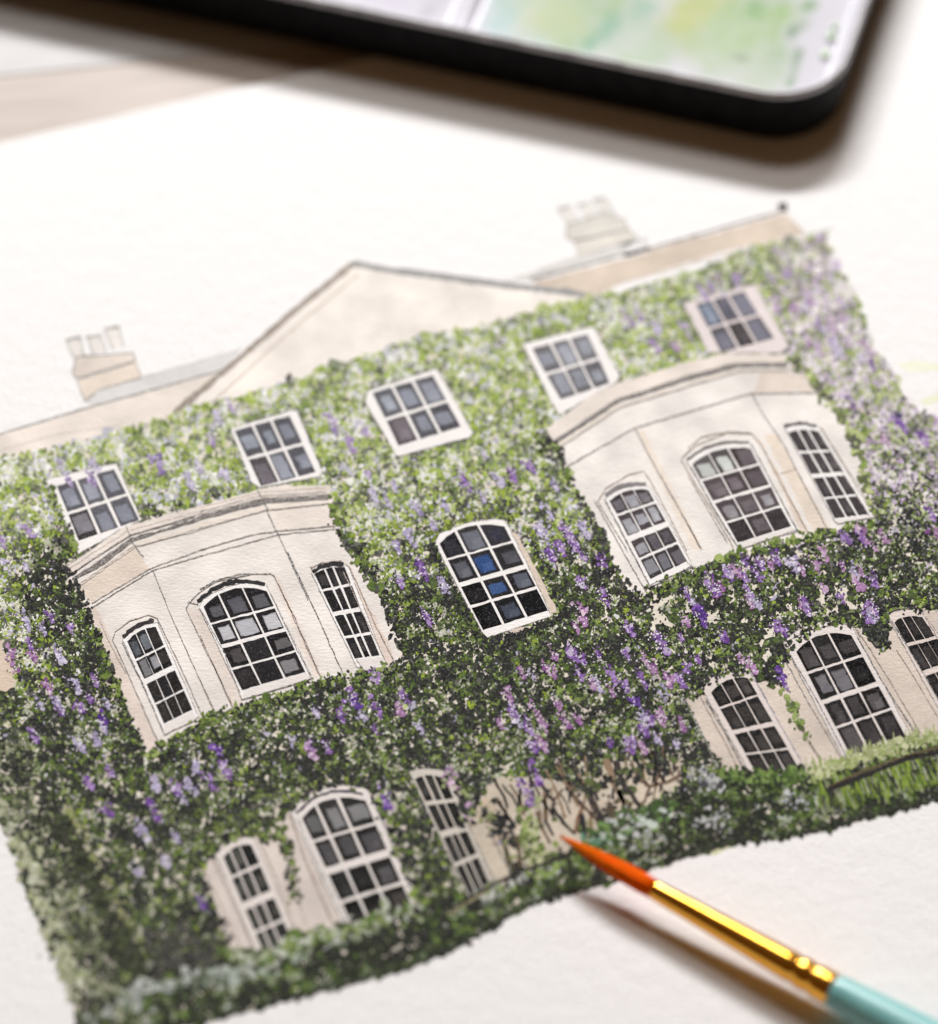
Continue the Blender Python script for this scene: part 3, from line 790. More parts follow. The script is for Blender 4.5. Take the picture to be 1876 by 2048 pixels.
fol_poly = Batch(); fol_poly.poly(wob(FOL, 2.2, 12), 5 * UM, (232, 224, 208)); fol_poly.build('foliage_underwash', M_WASH, art)['kind'] = 'stuff'
foliage(38000, 8.5, 20 * UM, 28 * UM, 'leaf_wash', base=True)
foliage(60000, 4.3, 29 * UM, 44 * UM, 'painted_leaves', rough=.28, aspect=(.32, .75))
foliage(80000, 2.5, 45 * UM, 56 * UM, 'painted_leaves', rough=.34, aspect=(.32, .8))


# small dark ink dots, clumped; strongest low on the wall
def darkdots(n):
    x, y = sample(n)
    k = outside_walls(x, y) & ~(inside(x, y, MIDGND) & (rng.random(len(x)) < .97))
    x, y = x[k], y[k]
    s = S(x, y)
    for bx, by, br in DARKB:
        s = s + .38 * np.exp(-((x - bx) ** 2 + (y - by) ** 2) / (br * br * 1.2))
    pr = np.clip((s - .12) * 1.5, .03, .85) * (.35 + 1.1 * (field(x, y, 26, 3) > .5))
    k = rng.random(len(x)) < pr
    x, y, s = x[k], y[k], s[k]
    n = len(x)
    light = np.clip(1 - s * 2.2, 0, 1)[:, None]
    cols = paint([(46, 46, 46)]) * (1 - light) + paint([(128, 126, 122)]) * light
    cols = cols * rng.normal(1, .18, (n, 1)).clip(.5, 1.6)
    r = 2.3 * rng.lognormal(0, .35, n)
    b = Batch(); b.daubs(x, y, r, r * rng.uniform(.5, 1, n), rng.uniform(0, 3.14, n), rng.uniform(57 * UM, 62 * UM, n), cols, rough=.3)
    b.build('ink_dots', M_DARK, art)['kind'] = 'stuff'


darkdots(42000)


# pale flecks of bare paper and pale leaves
def flecks(n):
    x, y = sample(n)
    k = outside_walls(x, y); x, y = x[k], y[k]
    k = rng.random(len(x)) < (.35 + .5 * (field(x, y, 30, 9) > .55)) * np.clip(1.15 - S(x, y) * .75, .3, 1); x, y = x[k], y[k]
    n = len(x); s = S(x, y)
    C = paint([(246, 246, 242), (232, 230, 214), (206, 200, 222), (190, 204, 140)])
    c = C[rng.choice(4, n, p=[.4, .25, .15, .2])] * np.clip(1.04 - s * .45, .5, 1)[:, None]
    r = (1.5 + 1.1 * np.clip(1 - s * 2, 0, 1)) * rng.lognormal(0, .4, n)
    b = Batch(); b.daubs(x, y, r, r * rng.uniform(.4, 1, n), rng.uniform(0, 3.14, n), rng.uniform(62 * UM, 64 * UM, n), c, rough=.35)
    b.build('paper_flecks', M_WHITE, art)['kind'] = 'stuff'


flecks(11000)


# leaves creeping over the edges of the walls and frames
def edge_leaves(path, n, spread, cols, size=4.5, zlo=86, zhi=90, name='creeping_leaves'):
    p = dense(path, 4)
    i = rng.integers(0, len(p), n)
    x = p[i, 0] + rng.normal(0, spread, n); y = p[i, 1] + rng.normal(0, spread, n)
    C = paint(cols); c = C[rng.integers(0, len(C), n)] * rng.normal(1, .12, (n, 1)).clip(.6, 1.4)
    r = size * rng.lognormal(0, .35, n)
    EB.daubs(x, y, r, r * rng.uniform(.45, .9, n), rng.uniform(0, 3.14, n), rng.uniform(zlo * UM, zhi * UM, n), c, rough=.28)


EB = Batch()
GR = [(124, 144, 68), (98, 119, 58), (76, 90, 52), (150, 166, 98)]
DK = [(50, 50, 50), (66, 68, 62), (44, 44, 46)]
UPG = [(160, 184, 80), (186, 204, 122), (140, 150, 110), (236, 238, 228), (150, 150, 146)]
edge_leaves(zH((0, 1262), (260, 1180), (640, 1070), (900, 970), (1080, 935), (1400, 890)), 190, 6, GR, 3.6)
edge_leaves(zH((0, 1262), (260, 1180), (640, 1070), (900, 970), (1080, 935), (1400, 890)), 120, 5, DK, 3.2)
edge_leaves(zB((960, 1080), (1000, 1250), (1080, 1380), (1130, 1500), (1230, 1640), (1330, 1790)), 110, 5, GR[:3] + [(96, 96, 92)])
edge_leaves(zB((1020, 1300), (1100, 1440), (1230, 1640)) + zH((1250, 200), (1340, 330), (1420, 560), (1500, 750)), 130, 6, DK, 2.8)
edge_leaves(zA((480, 1240), (560, 1330), (640, 1520)) + zG((690, 600), (760, 740), (860, 1000), (960, 1270), (1060, 1490)), 240, 4, DK, 3.6)
edge_leaves(zG((640, 460), (760, 760), (860, 1010), (960, 1280), (1090, 1530), (1200, 1430), (1500, 1270)), 130, 4, GR)
edge_leaves(zA((350, 600), (450, 850), (560, 1100)), 60, 4, GR + [(80, 80, 78)], 4)
edge_leaves(zI((52, 340), (205, 655), (385, 1005)), 110, 4, DK + [(84, 100, 50)], 3.4)
edge_leaves(zI((90, 215), (300, 128), (520, 92), (640, 140)), 60, 4, [(84, 84, 78), (104, 118, 60), (150, 166, 70)], 3.6)
edge_leaves(zI((475, 1050), (710, 990), (950, 900), (995, 845)), 110, 4, DK, 3.4)
edge_leaves(zI((780, 300), (900, 510), (1020, 790)), 80, 4, DK + GR[:2], 3.4)
edge_leaves(zD((350, 990), (440, 1120), (520, 1340), (650, 1560), (760, 1840)) + zI((1270, 200), (1380, 450), (1490, 680)), 200, 5, [(84, 84, 78), (104, 124, 60), (60, 60, 58)], 4)
edge_leaves(zE((740, 430), (900, 550), (1010, 700), (1100, 810), (1190, 960), (1280, 1150), (1310, 1350), (1390, 1600)), 190, 5, [(140, 160, 80), (110, 120, 76), (96, 94, 92), (190, 200, 140)], 4.5)
edge_leaves(zE((1390, 1630), (1100, 1700), (900, 1740), (620, 1800), (400, 1850)) + zJ((300, 130), (0, 265)), 220, 6, GR, 3.8)
edge_leaves(zJ((560, 45), (300, 140), (0, 275)) + zI((1640, 700), (1500, 690)), 90, 6, DK, 3)
edge_leaves(zJ((300, 900), (370, 830), (520, 760), (700, 780), (840, 700), (900, 580), (1100, 460), (1330, 450), (1500, 400), (1640, 350), (1847, 360)), 330, 8, DK + DK + GR, 4)
edge_leaves(zJ((1380, 470), (1470, 560), (1540, 620)), 60, 8, DK, 3.6)
edge_leaves(zJ((740, 780), (830, 860)), 26, 6, DK, 3.6)
edge_leaves(zJ((830, 880), (900, 1000), (960, 1100), (1010, 1210)), 46, 5, [(120, 142, 74), (150, 168, 100), (96, 110, 70)], 5)
edge_leaves(zL((60, 600), (180, 490), (320, 430), (460, 460)), 70, 6, DK + GR, 5)
edge_leaves(zL((480, 470), (600, 420), (650, 560), (680, 720), (710, 900)), 130, 7, DK + GR, 4.2)
edge_leaves(zL((640, 260), (870, 95), (1060, 55), (1260, 75)), 90, 5, DK + [(96, 110, 60)], 4.6)
edge_leaves(zL((1300, 130), (1420, 330), (1560, 700), (1650, 1000)), 260, 10, GR + DK + DK + [(196, 190, 180)], 4.6)
edge_leaves(zL((0, 760), (110, 1060), (220, 1320)), 80, 5, DK + [(120, 128, 90)], 5)
edge_leaves(zN((330, 540), (450, 660), (500, 900)), 60, 7, DK + [(190, 160, 190), (150, 160, 110)], 5)
for fr, n in zip(excl[:5], (50, 40, 40, 40, 50)):
    edge_leaves(list(fr) + [fr[0]], n * 3, 3.0, [(110, 116, 96), (96, 98, 90), (126, 140, 84)], 3.4, 62, 63.6)
# foot of the windows disappears in the hedge
edge_leaves(zL((200, 1330), (480, 1370), (700, 1270), (860, 1200), (1140, 1150), (1350, 1050), (1640, 1010)), 330, 8, [(134, 150, 92), (170, 180, 150), (98, 120, 60), (70, 80, 56), (190, 194, 180)], 7)
edge_leaves(zJ((480, 1440), (700, 1460), (960, 1440), (1010, 1450)), 260, 8, [(90, 116, 58), (74, 94, 52), (54, 60, 48), (120, 144, 78)], 4.6)
edge_leaves(zJ((1010, 1460), (1270, 1355), (1480, 1290), (1800, 1200)), 200, 7, [(178, 186, 136), (196, 200, 160), (150, 162, 104)], 5.5)
EB.build('creeping_leaves', M_PAINT, art)['kind'] = 'stuff'

# ---- bare stems in front of the low wall
def stem(pts, wd, col, zz=60):
    b = Batch(); b.ribbon(pts, wd * 1.3, zz * UM, col, jit=.7, step=11, taper=.3)
    b.build('bare_stem', M_PAINT, art)


BR1, BR2, BR3 = (66, 60, 58), (120, 100, 84), (52, 50, 52)
for pts, wd, col in [
    (zM((1150, 250), (1210, 430), (1320, 640)), 11, (150, 128, 104)), (zM((1220, 260), (1290, 440), (1400, 600)), 9, BR1), (zM((1010, 480), (1080, 620), (1160, 760)), 11, BR1),
    (zM((1340, 280), (1400, 400), (1480, 450), (1600, 420), (1700, 370)), 6, BR2), (zM((1480, 450), (1440, 560), (1380, 620)), 5, BR2), (zM((650, 400), (730, 520), (770, 560), (750, 660)), 6, BR1),
    (zM((770, 560), (830, 470)), 4, BR2), (zM((860, 430), (950, 570), (1050, 660), (1140, 770)), 6, BR2), (zM((760, 620), (840, 720), (920, 800)), 7, BR3), (zM((980, 600), (940, 700), (920, 800)), 6, (140, 108, 84)),
    (zM((520, 470), (510, 600), (500, 690)), 5, BR1), (zM((360, 560), (430, 680), (480, 760)), 6, BR1), (zM((640, 640), (690, 780), (740, 880)), 6, BR2), (zM((490, 820), (510, 940), (520, 1050)), 8, (98, 86, 66)),
    (zM((380, 800), (420, 950), (470, 1080)), 10, (86, 80, 62)), (zM((1240, 480), (1290, 590), (1330, 650)), 9, BR3), (zM((1170, 560), (1240, 680)), 5, BR2), (zM((970, 660), (990, 760), (1000, 840)), 10, BR3),
    (zM((1560, 300), (1520, 440), (1500, 560)), 4, BR2), (zM((700, 700), (760, 820)), 5, BR1), (zM((1040, 640), (1040, 740), (1060, 820)), 6, (140, 116, 92)), (zN((690, 580), (770, 720), (800, 800)), 5, BR1),
    (zN((720, 740), (800, 860), (850, 940)), 5, (120, 100, 84)), (zN((880, 700), (880, 860)), 4, BR1)]:
    stem(pts, wd, col)
for i in range(34):
    t = rng.random(); px_, py_ = 1010 + 350 * t, 1640 - 95 * t + rng.uniform(-20, 30)
    if not inside(np.array([px_ + 0.]), np.array([py_ - 15.]), MIDGND)[0]: continue
    L_ = rng.uniform(35, 95); q_ = rng.uniform(-.75, .15)
    stem([(px_, py_), (px_ + q_ * L_ * .5 + rng.normal(0, 4), py_ - L_ * .5), (px_ + q_ * L_, py_ - L_)], rng.uniform(2.5, 6), [BR1, BR2, BR3, (150, 128, 104)][rng.integers(0, 4)], 59)
# leaves among the stems
EB = Batch()
edge_leaves(zM((560, 620), (600, 800), (600, 950), (700, 980)), 120, 14, [(150, 164, 100), (110, 130, 66), (186, 190, 150), (84, 92, 60)], 6, 63, 66)
edge_leaves(zM((1060, 850), (1200, 800), (1400, 700), (1600, 640)), 150, 12, [(110, 140, 80), (80, 104, 60), (190, 200, 190), (66, 74, 60)], 7, 63, 66)
edge_leaves(zM((1000, 830), (1100, 880), (1220, 930)), 16, 8, [(70, 112, 92), (44, 62, 58), (96, 140, 116)], 4, 66, 68)
edge_leaves(zM((1100, 600), (1180, 700), (1280, 640)), 60, 16, [(52, 50, 50), (90, 80, 66)], 5, 61, 63)
edge_leaves(zM((850, 400), (1000, 470), (1150, 420), (1300, 380), (1450, 300), (1640, 280)), 170, 12, DK + [(98, 110, 66)], 5, 61, 66)
edge_leaves(zM((200, 620), (350, 700), (420, 860)), 90, 12, DK + [(140, 150, 96), (196, 180, 160)], 6, 61, 66)
EB.build('stem_leaves', M_PAINT, art)['kind'] = 'stuff'

# ---- kerbs, ground line and grass at the foot of the house
lines('ground_line', [
    (zM((0, 1370), (300, 1190), (500, 1090), (700, 1020), (900, 950)), 7, (64, 60, 56)),
    (zM((-20, 1400), (300, 1210)), 5, (172, 164, 128)),
    (zT((980, 900), (1200, 810), (1400, 730), (1600, 650), (1847, 600), (2000, 560)), 12, (52, 50, 49)),
    (zT((1000, 870), (1180, 780), (1500, 660), (1850, 560)), 6, (104, 92, 70)),
], z=80 * UM, mat=M_DARK)
gb = Batch()
for i in range(560):
    t = rng.random()
    x = 1640 + 260 * t; y0 = 1640 - .27 * (x - 1640) + rng.uniform(-12, 8)
    L_ = rng.uniform(12, 36)
    col = [(104, 128, 56), (138, 162, 66), (62, 68, 50), (50, 52, 48), (164, 170, 140), (54, 56, 50), (120, 144, 60)][rng.integers(0, 7)]
    y1 = y0 - rng.uniform(0, 62)
    gb.ribbon([(x, y1), (x - L_ * rng.uniform(.2, .5), y1 - L_)], rng.uniform(2.4, 5), rng.uniform(67, 74) * UM, col, jit=.4, step=14, taper=.5)
for i in range(120):
    x = rng.uniform(1600, 1900); y0 = 1545 - .27 * (x - 1600) + rng.uniform(-4, 14)
    gb.ribbon([(x, y0), (x - rng.uniform(2, 9), y0 - rng.uniform(12, 30))], 4, rng.uniform(75, 79) * UM, [(178, 186, 136), (150, 164, 100), (196, 200, 160)][rng.integers(0, 3)], jit=.4, step=12, taper=.6)
gb.build('painted_grass', M_PAINT, art)['kind'] = 'stuff'
# pale stones and flowers in the hedge
EB = Batch()
edge_leaves(zM((1250, 700), (1350, 740), (1450, 860), (1500, 800)), 34, 16, [(196, 196, 198), (166, 172, 166)], 4, 68, 71)
edge_leaves([(1400, 1640), (1440, 1630), (1450, 1660)], 40, 13, [(206, 206, 206), (176, 178, 176), (70, 72, 66)], 4.2, 68, 71)
edge_leaves(zT((660, 920), (740, 960), (760, 1060)), 24, 10, [(160, 166, 174), (196, 198, 200), (80, 86, 78)], 4, 68, 71)
edge_leaves(zT((0, 760), (60, 820), (150, 860)), 26, 9, [(150, 152, 156), (196, 196, 196), (70, 70, 72)], 6, 68, 71)
edge_leaves(zM((250, 1280), (450, 1150), (600, 1120), (860, 1040)), 60, 8, [(166, 170, 160), (196, 198, 190), (90, 92, 88), (128, 150, 80)], 6.5, 68, 71)
edge_leaves(zL((0, 1480), (300, 1440), (460, 1380), (700, 1310), (900, 1240), (1100, 1170)), 90, 12, [(164, 174, 162), (138, 152, 128), (186, 192, 184)], 6.5, 68, 71)
edge_leaves(zK((650, 1840), (900, 1680), (1100, 1580), (1350, 1520), (1800, 1480)), 110, 10, [(156, 162, 156), (180, 186, 180), (112, 124, 104)], 6.5, 68, 71)
edge_leaves(zK((110, 420), (240, 780), (400, 1180), (540, 1560)), 170, 13, [(178, 182, 150), (150, 158, 120), (196, 198, 176)], 6.5, 68, 71)
edge_leaves(zK((500, 200), (700, 620), (880, 960), (1040, 1280)), 60, 6, [(146, 150, 104), (170, 168, 140), (126, 136, 84)], 5, 68, 70)
edge_leaves(zK((440, 300), (620, 700), (820, 1080), (1000, 1420)), 330, 14, [(48, 48, 44), (58, 60, 50), (70, 78, 54)], 7, 64, 68)
edge_leaves(zK((1130, 1320), (1300, 1320), (1600, 1300)), 160, 26, [(62, 60, 60), (78, 78, 72), (96, 98, 84)], 6, 64, 68)
edge_leaves([(x, y - 4) for x, y in FOL if y > 1560 and 150 < x < 1900], 760, 2.6, [(46, 47, 45), (54, 57, 49), (62, 70, 50)], 3.6, 66, 71)
EB.build('hedge_highlights', M_PAINT, art)['kind'] = 'stuff'

# pale trial washes to the right of the house and along the foot of the hedge
b = Batch()
b.poly(wob([(1792, 728), (1830, 722), (1880, 726), (1880, 742), (1820, 744)], 1), 8 * UM, (243, 244, 222))
b.poly(wob([(1840, 800), (1880, 786), (1880, 800), (1850, 812)], 1), 8 * UM, (240, 242, 216))
b.poly(wob(zT((60, 1350), (250, 1310), (270, 1330), (120, 1390), (0, 1400)), 1), 8 * UM, (222, 222, 184))
b.build('stray_wash', M_WASH, art)

# ---- wisteria clusters
COL = {'V': [(136, 100, 166), (164, 136, 188), (110, 74, 146), (198, 182, 210)], 'D': [(106, 70, 154), (86, 58, 132), (136, 100, 178), (162, 142, 196)],
       'L': [(174, 166, 196), (198, 190, 214), (146, 136, 172), (216, 211, 223)], 'P': [(170, 130, 172), (196, 166, 194), (142, 94, 150), (208, 188, 202)]}
FL = []


def fl(zf, s):
    for it in s.split():
        x, y, k = it.split(',')
        FL.append((*zf((float(x), float(y)))[0], k))


fl(zA, '500,575,V 670,560,V 700,480,L 1160,460,D 1460,470,L 1390,600,L 1660,540,L 1560,290,V 1600,110,L 215,960,V 20,1040,V 190,1230,L 40,1220,L 370,1590,V 515,1680,V 310,1680,L 180,1620,L 450,490,L')
fl(zG, '70,740,P 100,830,P 240,770,P 210,680,V 420,760,L 550,970,L 700,950,V 350,1000,P 440,1180,V 590,1150,V 765,1250,D 560,1410,L 710,1400,L 800,1610,V 640,1690,V 1595,1460,D 1440,1590,L 1660,1610,V 1540,1680,V 1300,1750,V 1410,1740,L 1150,1730,L')
fl(zB, '215,390,V 130,500,L 85,670,V 955,500,V 985,570,D 1215,590,V 1095,670,V 1240,900,V 190,900,L 1430,1000,L 1280,1070,L 1380,1110,L 1600,1150,L 1720,1280,L 1560,1380,L 1440,1430,L 1620,1580,V 1650,1640,V 1470,1690,L 1790,1740,L')
fl(zC, '855,975,V 980,760,L 1195,910,V 1330,860,V 1500,980,L 690,1130,L 960,1050,L 1080,930,L 1460,1180,L 1400,1310,L 1580,1310,V 1720,1300,L 1550,1450,V 1650,1420,V 1480,1510,D 1720,1520,V 1700,1710,V')
fl(zD, '950,130,V 1030,90,V 1140,190,L 1150,330,V 1300,330,P 1360,200,V 220,1220,V 90,1290,V 290,1700,L 600,1660,L 540,1790,V')
fl(zR4, '575,850,V 620,800,V 680,750,P 810,760,V 700,840,L 1075,740,V 1195,710,V 1345,915,V 1100,940,P 1255,970,P 1430,1090,V 1330,1195,P 1470,520,L 1620,760,L 1600,1040,P 1440,1290,P 1560,1310,L 1665,1660,V 1500,1180,L 1800,1050,L 1700,960,L')
fl(zE, '1360,480,V 1560,880,D 1600,950,V 1780,910,V 1450,1010,P 1720,600,L 1740,1010,V 1480,310,L 1640,740,P 1790,1560,V 1170,1740,V 1280,1720,P 1830,1710,P')
fl(zQ, '240,1280,V 100,1340,V 60,1450,V 430,1360,L 640,1360,P 720,1240,P 890,1370,P 1070,1420,P 1090,1080,V 1310,1090,P 1210,1160,P 1070,1560,P 890,1680,V 720,1600,P 530,1720,V 560,1800,V')
fl(zJ, '510,150,V 600,60,V 700,70,V 385,210,V 420,250,V 620,240,V 680,330,L 230,270,V 270,330,L 230,450,P 320,400,D 340,450,D 40,560,V 90,610,V 195,560,V 465,540,V 300,690,V 230,760,V 190,830,V 570,690,P 640,730,P 800,480,V 850,490,V 960,330,P 1000,370,V 830,780,D 860,850,V 80,1050,P 200,1110,P 40,1200,L 160,1240,L 90,880,L')
fl(zI, '850,190,L 870,250,L 1160,190,L 1180,230,L 1040,210,V 1090,305,V 930,390,V 1000,340,V 1310,450,V 1150,610,L 1300,660,V 1340,750,V 1150,790,P 1150,860,P 1110,930,P 1080,1090,V 1110,1160,V 940,1120,P 710,1270,P 890,1230,P 940,1260,P 780,1270,L 1270,1120,V 1480,1130,V 1610,1160,P 1500,940,V 1740,1010,V 1760,1080,V 1380,1290,V 1230,1340,P 1370,1400,P 1480,1370,V 1600,1310,V 1550,1480,D 1680,1225,P 610,1430,P 640,1560,V 550,1640,P 760,1660,V 800,1540,P 790,1800,V 1360,1800,V 1500,1800,V 1730,1610,P 1620,1690,V 140,620,L 60,190,L 20,850,V')
fl(zH, '1120,1060,V 1130,1110,D 1290,930,V 1510,1080,V 1460,1160,P 1300,1160,V 1190,1210,L 1290,1320,V 850,1190,L 1040,1220,V 660,1400,L 800,1430,V 820,1490,P 930,1440,V 1670,490,V 1480,240,V 1610,1300,L')
fl(zK, '790,260,V 1130,250,V 1020,720,L 1050,410,L 1300,470,L 1210,640,L 1490,940,D 1330,150,L')
fl(zL, '1370,180,D')
fl(zN, '830,70,V 980,340,V 1060,330,P 990,520,V 920,660,V 960,690,V 1690,320,V 1790,340,P 1800,210,V 350,560,P')
nf = len(FL)
for zf, x0, y0, x1, y1, m_, ks in ((zJ, 100, 60, 1500, 420, 16, 'VPPL'), (zR4, 1050, 600, 1900, 1500, 12, 'PLLV'), (zI, 500, 1050, 1800, 1800, 14, 'PVPL'), (zG, 100, 600, 900, 1700, 8, 'LVL')):
    for _ in range(m_):
        q_ = zf((rng.uniform(x0, x1), rng.uniform(y0, y1)))[0]
        if nf + 1 > 298 or len(FL) > 298: break
        a_, b_ = np.array([q_[0]]), np.array([q_[1]])
        if inside(a_, b_, FOL)[0] and outside_walls(a_, b_)[0]:
            FL.append((*q_, ks[int(rng.integers(0, len(ks)))]))
FL = [q_ for q_ in FL if inside(np.array([q_[0] + 10.]), np.array([q_[1] - 4.]), FOL)[0] or outside_walls(np.array([q_[0]]), np.array([q_[1]]))[0] == 0]
for i, (x, y, k) in enumerate(FL):
    big = rng.uniform(.75, 1.2) * (1.2 if y > 1500 or k == 'D' else 1)
    if S(x, y) > .45:
        big *= 1.05
    n = int(rng.integers(20, 34))
    t = rng.random(n) ** .8
    wdt = 8.0 * big * (1 - .6 * t)
    lenp = rng.uniform(18, 38) * big
    cx = x + DN[0] * (t - .4) * lenp + rng.normal(0, 1, n) * wdt * .6
    cy = y + DN[1] * (t - .4) * lenp + rng.normal(0, 1, n) * wdt * .5
    C = paint(COL[k]); wts = [.36, .28, .22, .14]
    c = C[rng.choice(4, n, p=wts)] * rng.normal(1, .12, (n, 1)).clip(.6, 1.3)
    if S(x, y) < .25:
        c = c * .8 + paint([(236, 232, 240)]) * .2
    r = 2.7 * big * rng.lognormal(0, .38, n)
    b = Batch()
    b.daubs(cx, cy, r, r * rng.uniform(.5, .9, n), rng.uniform(0, 3.14, n), Z_FLOWER + rng.uniform(0, 9, n) * UM, c, rough=.3)
    m = int(rng.integers(4, 9))
    b.daubs(x + rng.normal(0, 9, m), y + rng.normal(0, 10, m), np.full(m, 1.9), np.full(m, 1.4), rng.uniform(0, 3, m), Z_FLOWER + rng.uniform(10, 12, m) * UM,
            paint([(244, 240, 246), (60, 54, 66) if S(x, y) > .25 else (190, 180, 200), (236, 230, 242)])[rng.integers(0, 3, m)])
    b.build('wisteria_cluster', M_PAINT, art)

# ------------------------------------------------------------------ palette
PH = 0.0091
pf0, pf1 = P([(900, 58)], PH)[0], P([(1560, 195)], PH)[0]
corner = P([(1664, 216.5)], PH)[0]
fd = (pf1 - pf0)[:2]; fd /= np.linalg.norm(fd)
pang = math.atan2(fd[1], fd[0])
PL, PD = 0.200, 0.092
pal = bpy.data.objects.new('paint_palette', None); link(pal)
pal['label'] = 'black metal paint palette with white enamel wells smeared with green paint'
pal['category'] = 'palette'
pal.location = (corner[0], corner[1], 0.00012)
pal.rotation_euler = (0, 0, pang)
# local frame: x from -PL to 0 (right end at 0), y from 0 (near edge) to PD


def rrect(x0, y0, x1, y1, r, n=12):
    out = []
    for cx, cy, a0 in ((x1 - r, y0 + r, -90), (x1 - r, y1 - r, 0), (x0 + r, y1 - r, 90), (x0 + r, y0 + r, 180)):
        for i in range(n + 1):
            a = R(a0 + 90 * i / n)
            out.append((cx + r * math.cos(a), cy + r * math.sin(a)))
    return out


def loft(name, rings, mat, parent, cap0=False, cap1=False):
    bm = bmesh.new(); vr = []
    for inset, z, r in rings:
        vr.append([bm.verts.new((x, y, z)) for x, y in rrect(-PL + inset, inset, -inset, PD - inset, r)])
    n = len(vr[0])
    for a, b_ in zip(vr[:-1], vr[1:]):
        for i in range(n):
            bm.faces.new((a[i], a[(i + 1) % n], b_[(i + 1) % n], b_[i]))
    if cap0: bm.faces.new(vr[0][::-1])
    if cap1: bm.faces.new(vr[-1])
    bmesh.ops.recalc_face_normals(bm, faces=bm.faces[:])
    for f in bm.faces: f.smooth = len(f.verts) == 4
    me = bpy.data.meshes.new(name); bm.to_mesh(me); bm.free(); me.materials.append(mat)
    return link(bpy.data.objects.new(name, me), parent)


M_BLK = noisy('black_enamel', (.006, .006, .007), (.012, .012, .013), 400, rough=.6, spec=.08, bump=.1, bdist=2e-5)
M_ENAM = noisy('white_enamel', (.52, .51, .56), (.58, .57, .61), 120, rough=.36, spec=.4)
M_RIM = noisy('worn_rim', (.30, .29, .30), (.52, .51, .52), 260, rough=.35, metal=.2)
RC = 0.0102
loft('tin_wall', [(0.0012, 0.0, RC - .0012), (0.0006, 0.0004, RC - .0006), (0.0, PH * .55, RC), (0.0, PH - .0009, RC)], M_BLK, pal, cap0=True)
rim = []
for i in range(9):
    a = R(180 * i / 8)
    rim.append((0.00045 - .00045 * math.cos(a), PH - .0009 + .0009 * math.sin(a), RC - .00045 + .00045 * math.cos(a)))
loft('rim', rim, M_RIM, pal)
FZ = PH - 0.0042
loft('enamel_lining', [(0.0009, PH - .0009, RC - .0009), (0.0011, PH - .0020, RC - .0011), (0.0017, FZ + .0005, RC - .0017), (0.0026, FZ, RC - .0026)], M_ENAM, pal, cap1=True)

# ridges that separate the wells
def ridge(x0, y0, x1, y1, wd=.0011, ht=.0013):
    n = 24; bm = bmesh.new(); rows = []
    dx, dy = x1 - x0, y1 - y0; L_ = math.hypot(dx, dy); nx, ny = -dy / L_, dx / L_
    for i in range(n + 1):
        t = i / n; e = min(1, 6 * t, 6 * (1 - t)); e = math.sin(e * math.pi / 2)
        row = []
        for j in range(9):
            q = -1 + 2 * j / 8
            row.append(bm.verts.new((x0 + dx * t + nx * wd * q * 1.6, y0 + dy * t + ny * wd * q * 1.6, FZ - .00003 + ht * e * math.cos(q * math.pi / 2) ** 1.4)))
        rows.append(row)
    for a, b_ in zip(rows[:-1], rows[1:]):
        for j in range(8): bm.faces.new((a[j], a[j + 1], b_[j + 1], b_[j]))
    bmesh.ops.recalc_face_normals(bm, faces=bm.faces[:])
    for f in bm.faces:
        f.smooth = True
    me = bpy.data.meshes.new('well_ridge'); bm.to_mesh(me); bm.free(); me.materials.append(M_ENAM)
    link(bpy.data.objects.new('well_ridge', me), pal)


def ploc(px, py, z):
    q = P([(px, py)], z + .00012)[0][:2] - corner[:2]
    return q[0] * math.cos(-pang) - q[1] * math.sin(-pang), q[0] * math.sin(-pang) + q[1] * math.cos(-pang)


rx_, ry_ = ploc(925, 30, FZ + .001)
ridge(rx_, 0.0024, rx_, PD - .0024)
ridge(rx_ - .066, 0.0024, rx_ - .066, PD - .0024)

# dried paint mixed in the wells: one film per well with soft-edged colours
PG, PYG, PT, PLV, PDG = (188, 212, 174), (212, 218, 132), (130, 196, 168), (226, 222, 240), (112, 164, 88)
blobs = [(1120, 40, 34, (176, 204, 176), .8), (1330, 80, 40, (184, 208, 168), .7), (1450, 20, 40, (176, 204, 130), .8), (1390, 95, 34, (200, 214, 150), .7), (1540, 110, 34, (176, 206, 160), .7), (1240, 20, 40, (190, 210, 150), .7), (1010, 30, 50, (206, 228, 226), .9), (1150, 70, 70, PG, .9), (1230, 55, 26, PT, .8), (1180, 80, 22, PT, .7), (1290, 35, 26, PT, .55), (1120, 15, 60, (222, 228, 190), .8), (1290, 100, 60, (206, 222, 196), .8), (1380, 40, 42, PYG, .95), (1400, -20, 50, (206, 216, 130), .9),
         (1470, 60, 60, (196, 220, 168), .85), (1440, 120, 60, (206, 222, 190), .8), (1550, 40, 46, (186, 214, 150), .9), (1600, 70, 16, PDG, .9), (1592, 120, 16, PDG, .9), (1612, 20, 16, (140, 186, 116), .9), (1585, 150, 15, (146, 186, 130), .8), (1520, 150, 40, (216, 226, 208), .8),
         (1480, 110, 10, (150, 172, 150), .6), (1500, 20, 22, (150, 196, 120), .6), (1060, 95, 30, (196, 222, 214), .7), (1350, -60, 60, (196, 214, 120), .9), (1200, -60, 90, (176, 206, 160), .8), (1540, -60, 60, (160, 196, 130), .8), (1050, -70, 80, (190, 216, 190), .8)]


